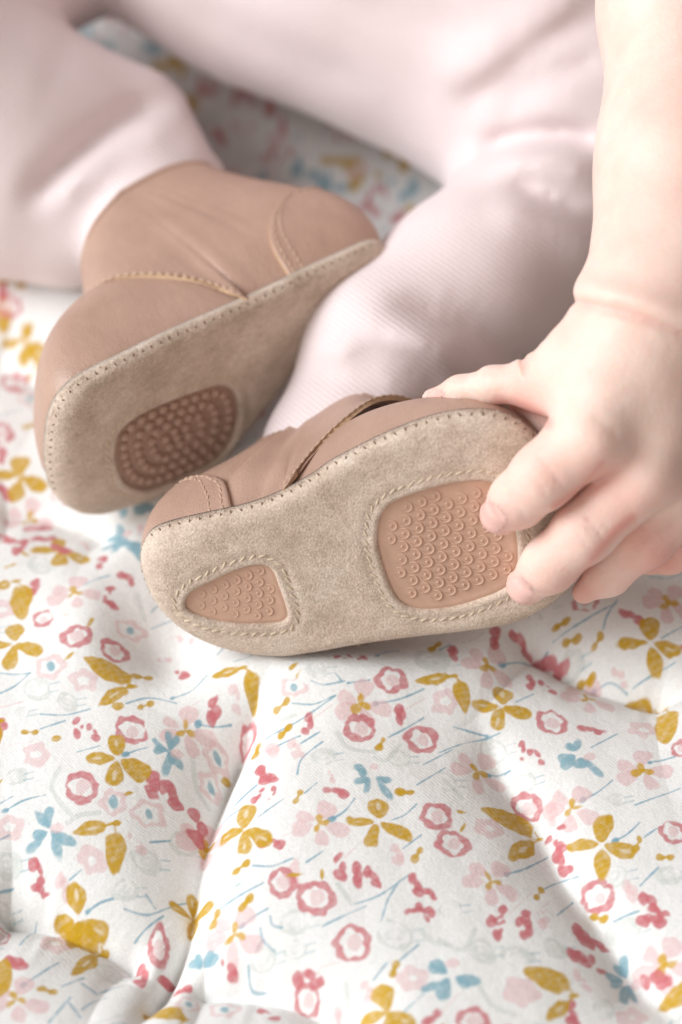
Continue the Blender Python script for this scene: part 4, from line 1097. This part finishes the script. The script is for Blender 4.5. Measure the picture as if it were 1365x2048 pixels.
# small fillers of the print in the bare spots
for i in range(1300):
    px_, py_ = rng.uniform(-10, 1375), rng.uniform(1060, 2060); c = q(px_, py_)
    sl = win(c, .0030); patch = CC[sl]
    if patch.size == 0 or patch.min() < .70: continue
    kind = rng.choice(5, p=[.34, .2, .16, .18, .12]); rt = rng.uniform(.2, .75)
    if kind == 0:
        L = rng.uniform(.003, .006); d_ = np.array([math.cos(rt), math.sin(rt)])*L; n_ = np.array([-d_[1], d_[0]])*rng.choice([-1, 1])*rng.uniform(.12, .38)
        stroke([c-d_, c+n_, c+d_], .38*MM, DBL, .8, .6*MM if rng.random() < .3 else 0)
    elif kind == 1: blobs(c, .7, rng.uniform(0, 3), .5, PIN, .6)
    elif kind == 2: stroke([c-np.array([.003, .001]), c, c+np.array([.003, .002])], .9*MM, GRE, .4)
    elif kind == 3: ghost(c, J(.5), True, .7, .45)
    else: stroke([c-np.array([.003, .0015]), c+np.array([.003, .0015])], .3*MM, PIN, .6)
# the same print carries on beyond what was measured
occ = []
for i in range(7000):
    c = np.array([rng.uniform(-.3, .3), rng.uniform(-.22, .45)])
    pj = proj(np.array([c[0], c[1], 0.]))
    if -15 < pj[0] < 1380 and 1085 < pj[1] < 2060: continue
    kind = rng.choice(10, p=[.10, .10, .15, .19, .07, .10, .09, .05, .07, .08])
    r_ = (.0075, .0075, .0045, .003, .006, .006, .0045, .0045, .0028, .005)[kind]
    if any((c[0]-o[0])**2+(c[1]-o[1])**2 < ((r_+o[2])*.80)**2 for o in occ): continue
    occ.append((c[0], c[1], r_))
    if kind == 0: Y4(c)
    elif kind == 1:
        a = rng.choice([0., .9, -1.2]); rt = lambda x, y: c+np.array([x*math.cos(a)-y*math.sin(a), x*math.sin(a)+y*math.cos(a)])*MM
        leafpair(rt(-6, 5), rt(5, 0), rt(-2, -6), rt(4, -1.5), rt(6, -1))
    elif kind == 2: ring(c, 4.4*MM, 4.1*MM, J(.5))
    elif kind == 3: blobs(c, 1.1, rng.uniform(0, 3), .5)
    elif kind == 4: fly(c, (2.3, 3.8, -.7), c+np.array([.001, .003]), 1.)
    elif kind == 5: P5(c)
    elif kind == 6: pale_ring(c, 3.9*MM, 3.4*MM, J(.5), rng.random() < .5)
    elif kind == 7: ghost(c)
    elif kind == 8: dumb(c, .95, rng.uniform(0, 1.5))
    else: stroke([c+np.array([-.005, -.002]), c, c+np.array([.005, .003])], .36*MM, DBL, .85, .7*MM)

m, nt, b = mat('printed_cotton')
at = N(nt, 'ShaderNodeAttribute'); at.attribute_name = 'print'
v = coord(nt)
# twill weave: fine diagonal ribs crossed by the weft, plus slubs in the ink
wv = N(nt, 'ShaderNodeTexWave'); wv.inputs['Scale'].default_value = 620; wv.inputs['Distortion'].default_value = .8; wv.bands_direction = 'DIAGONAL'
nt.links.new(v, wv.inputs['Vector'])
sl = ramp(nt, noise(nt, v, 1300, 2, .6), [(.3, (.93, .93, .93)), (.7, (1.03, 1.03, 1.03))])
nt.links.new(mul(nt, at.outputs['Color'], sl), b.inputs['Base Color'])
n1 = bump(nt, wv.outputs['Fac'], .10, .0002)
n2 = bump(nt, noise(nt, v, 1100, 3), .3, .0003, n1)
nt.links.new(bump(nt, noise(nt, v, 90, 5, .6), .35, .0016, n2), b.inputs['Normal'])
b.inputs['Roughness'].default_value = .85; b.inputs['Specular IOR Level'].default_value = .15
b.inputs['Sheen Weight'].default_value = .12
idx = np.arange(nx*ny).reshape(ny, nx)
qd = np.stack([idx[:-1, :-1], idx[:-1, 1:], idx[1:, 1:], idx[1:, :-1]], -1).reshape(-1, 4)
me = mesh_np('quilt', np.stack([XX, YY, HZ], -1).reshape(-1, 3), quads=qd)
attr(me, 'print', CC.reshape(-1, 3))
quilt = link('quilt', me, m)
tag(quilt, 'puffy white cotton quilt printed with yellow, red, pink and blue flowers under the child', 'quilt')
print('quilt verts', nx*ny)
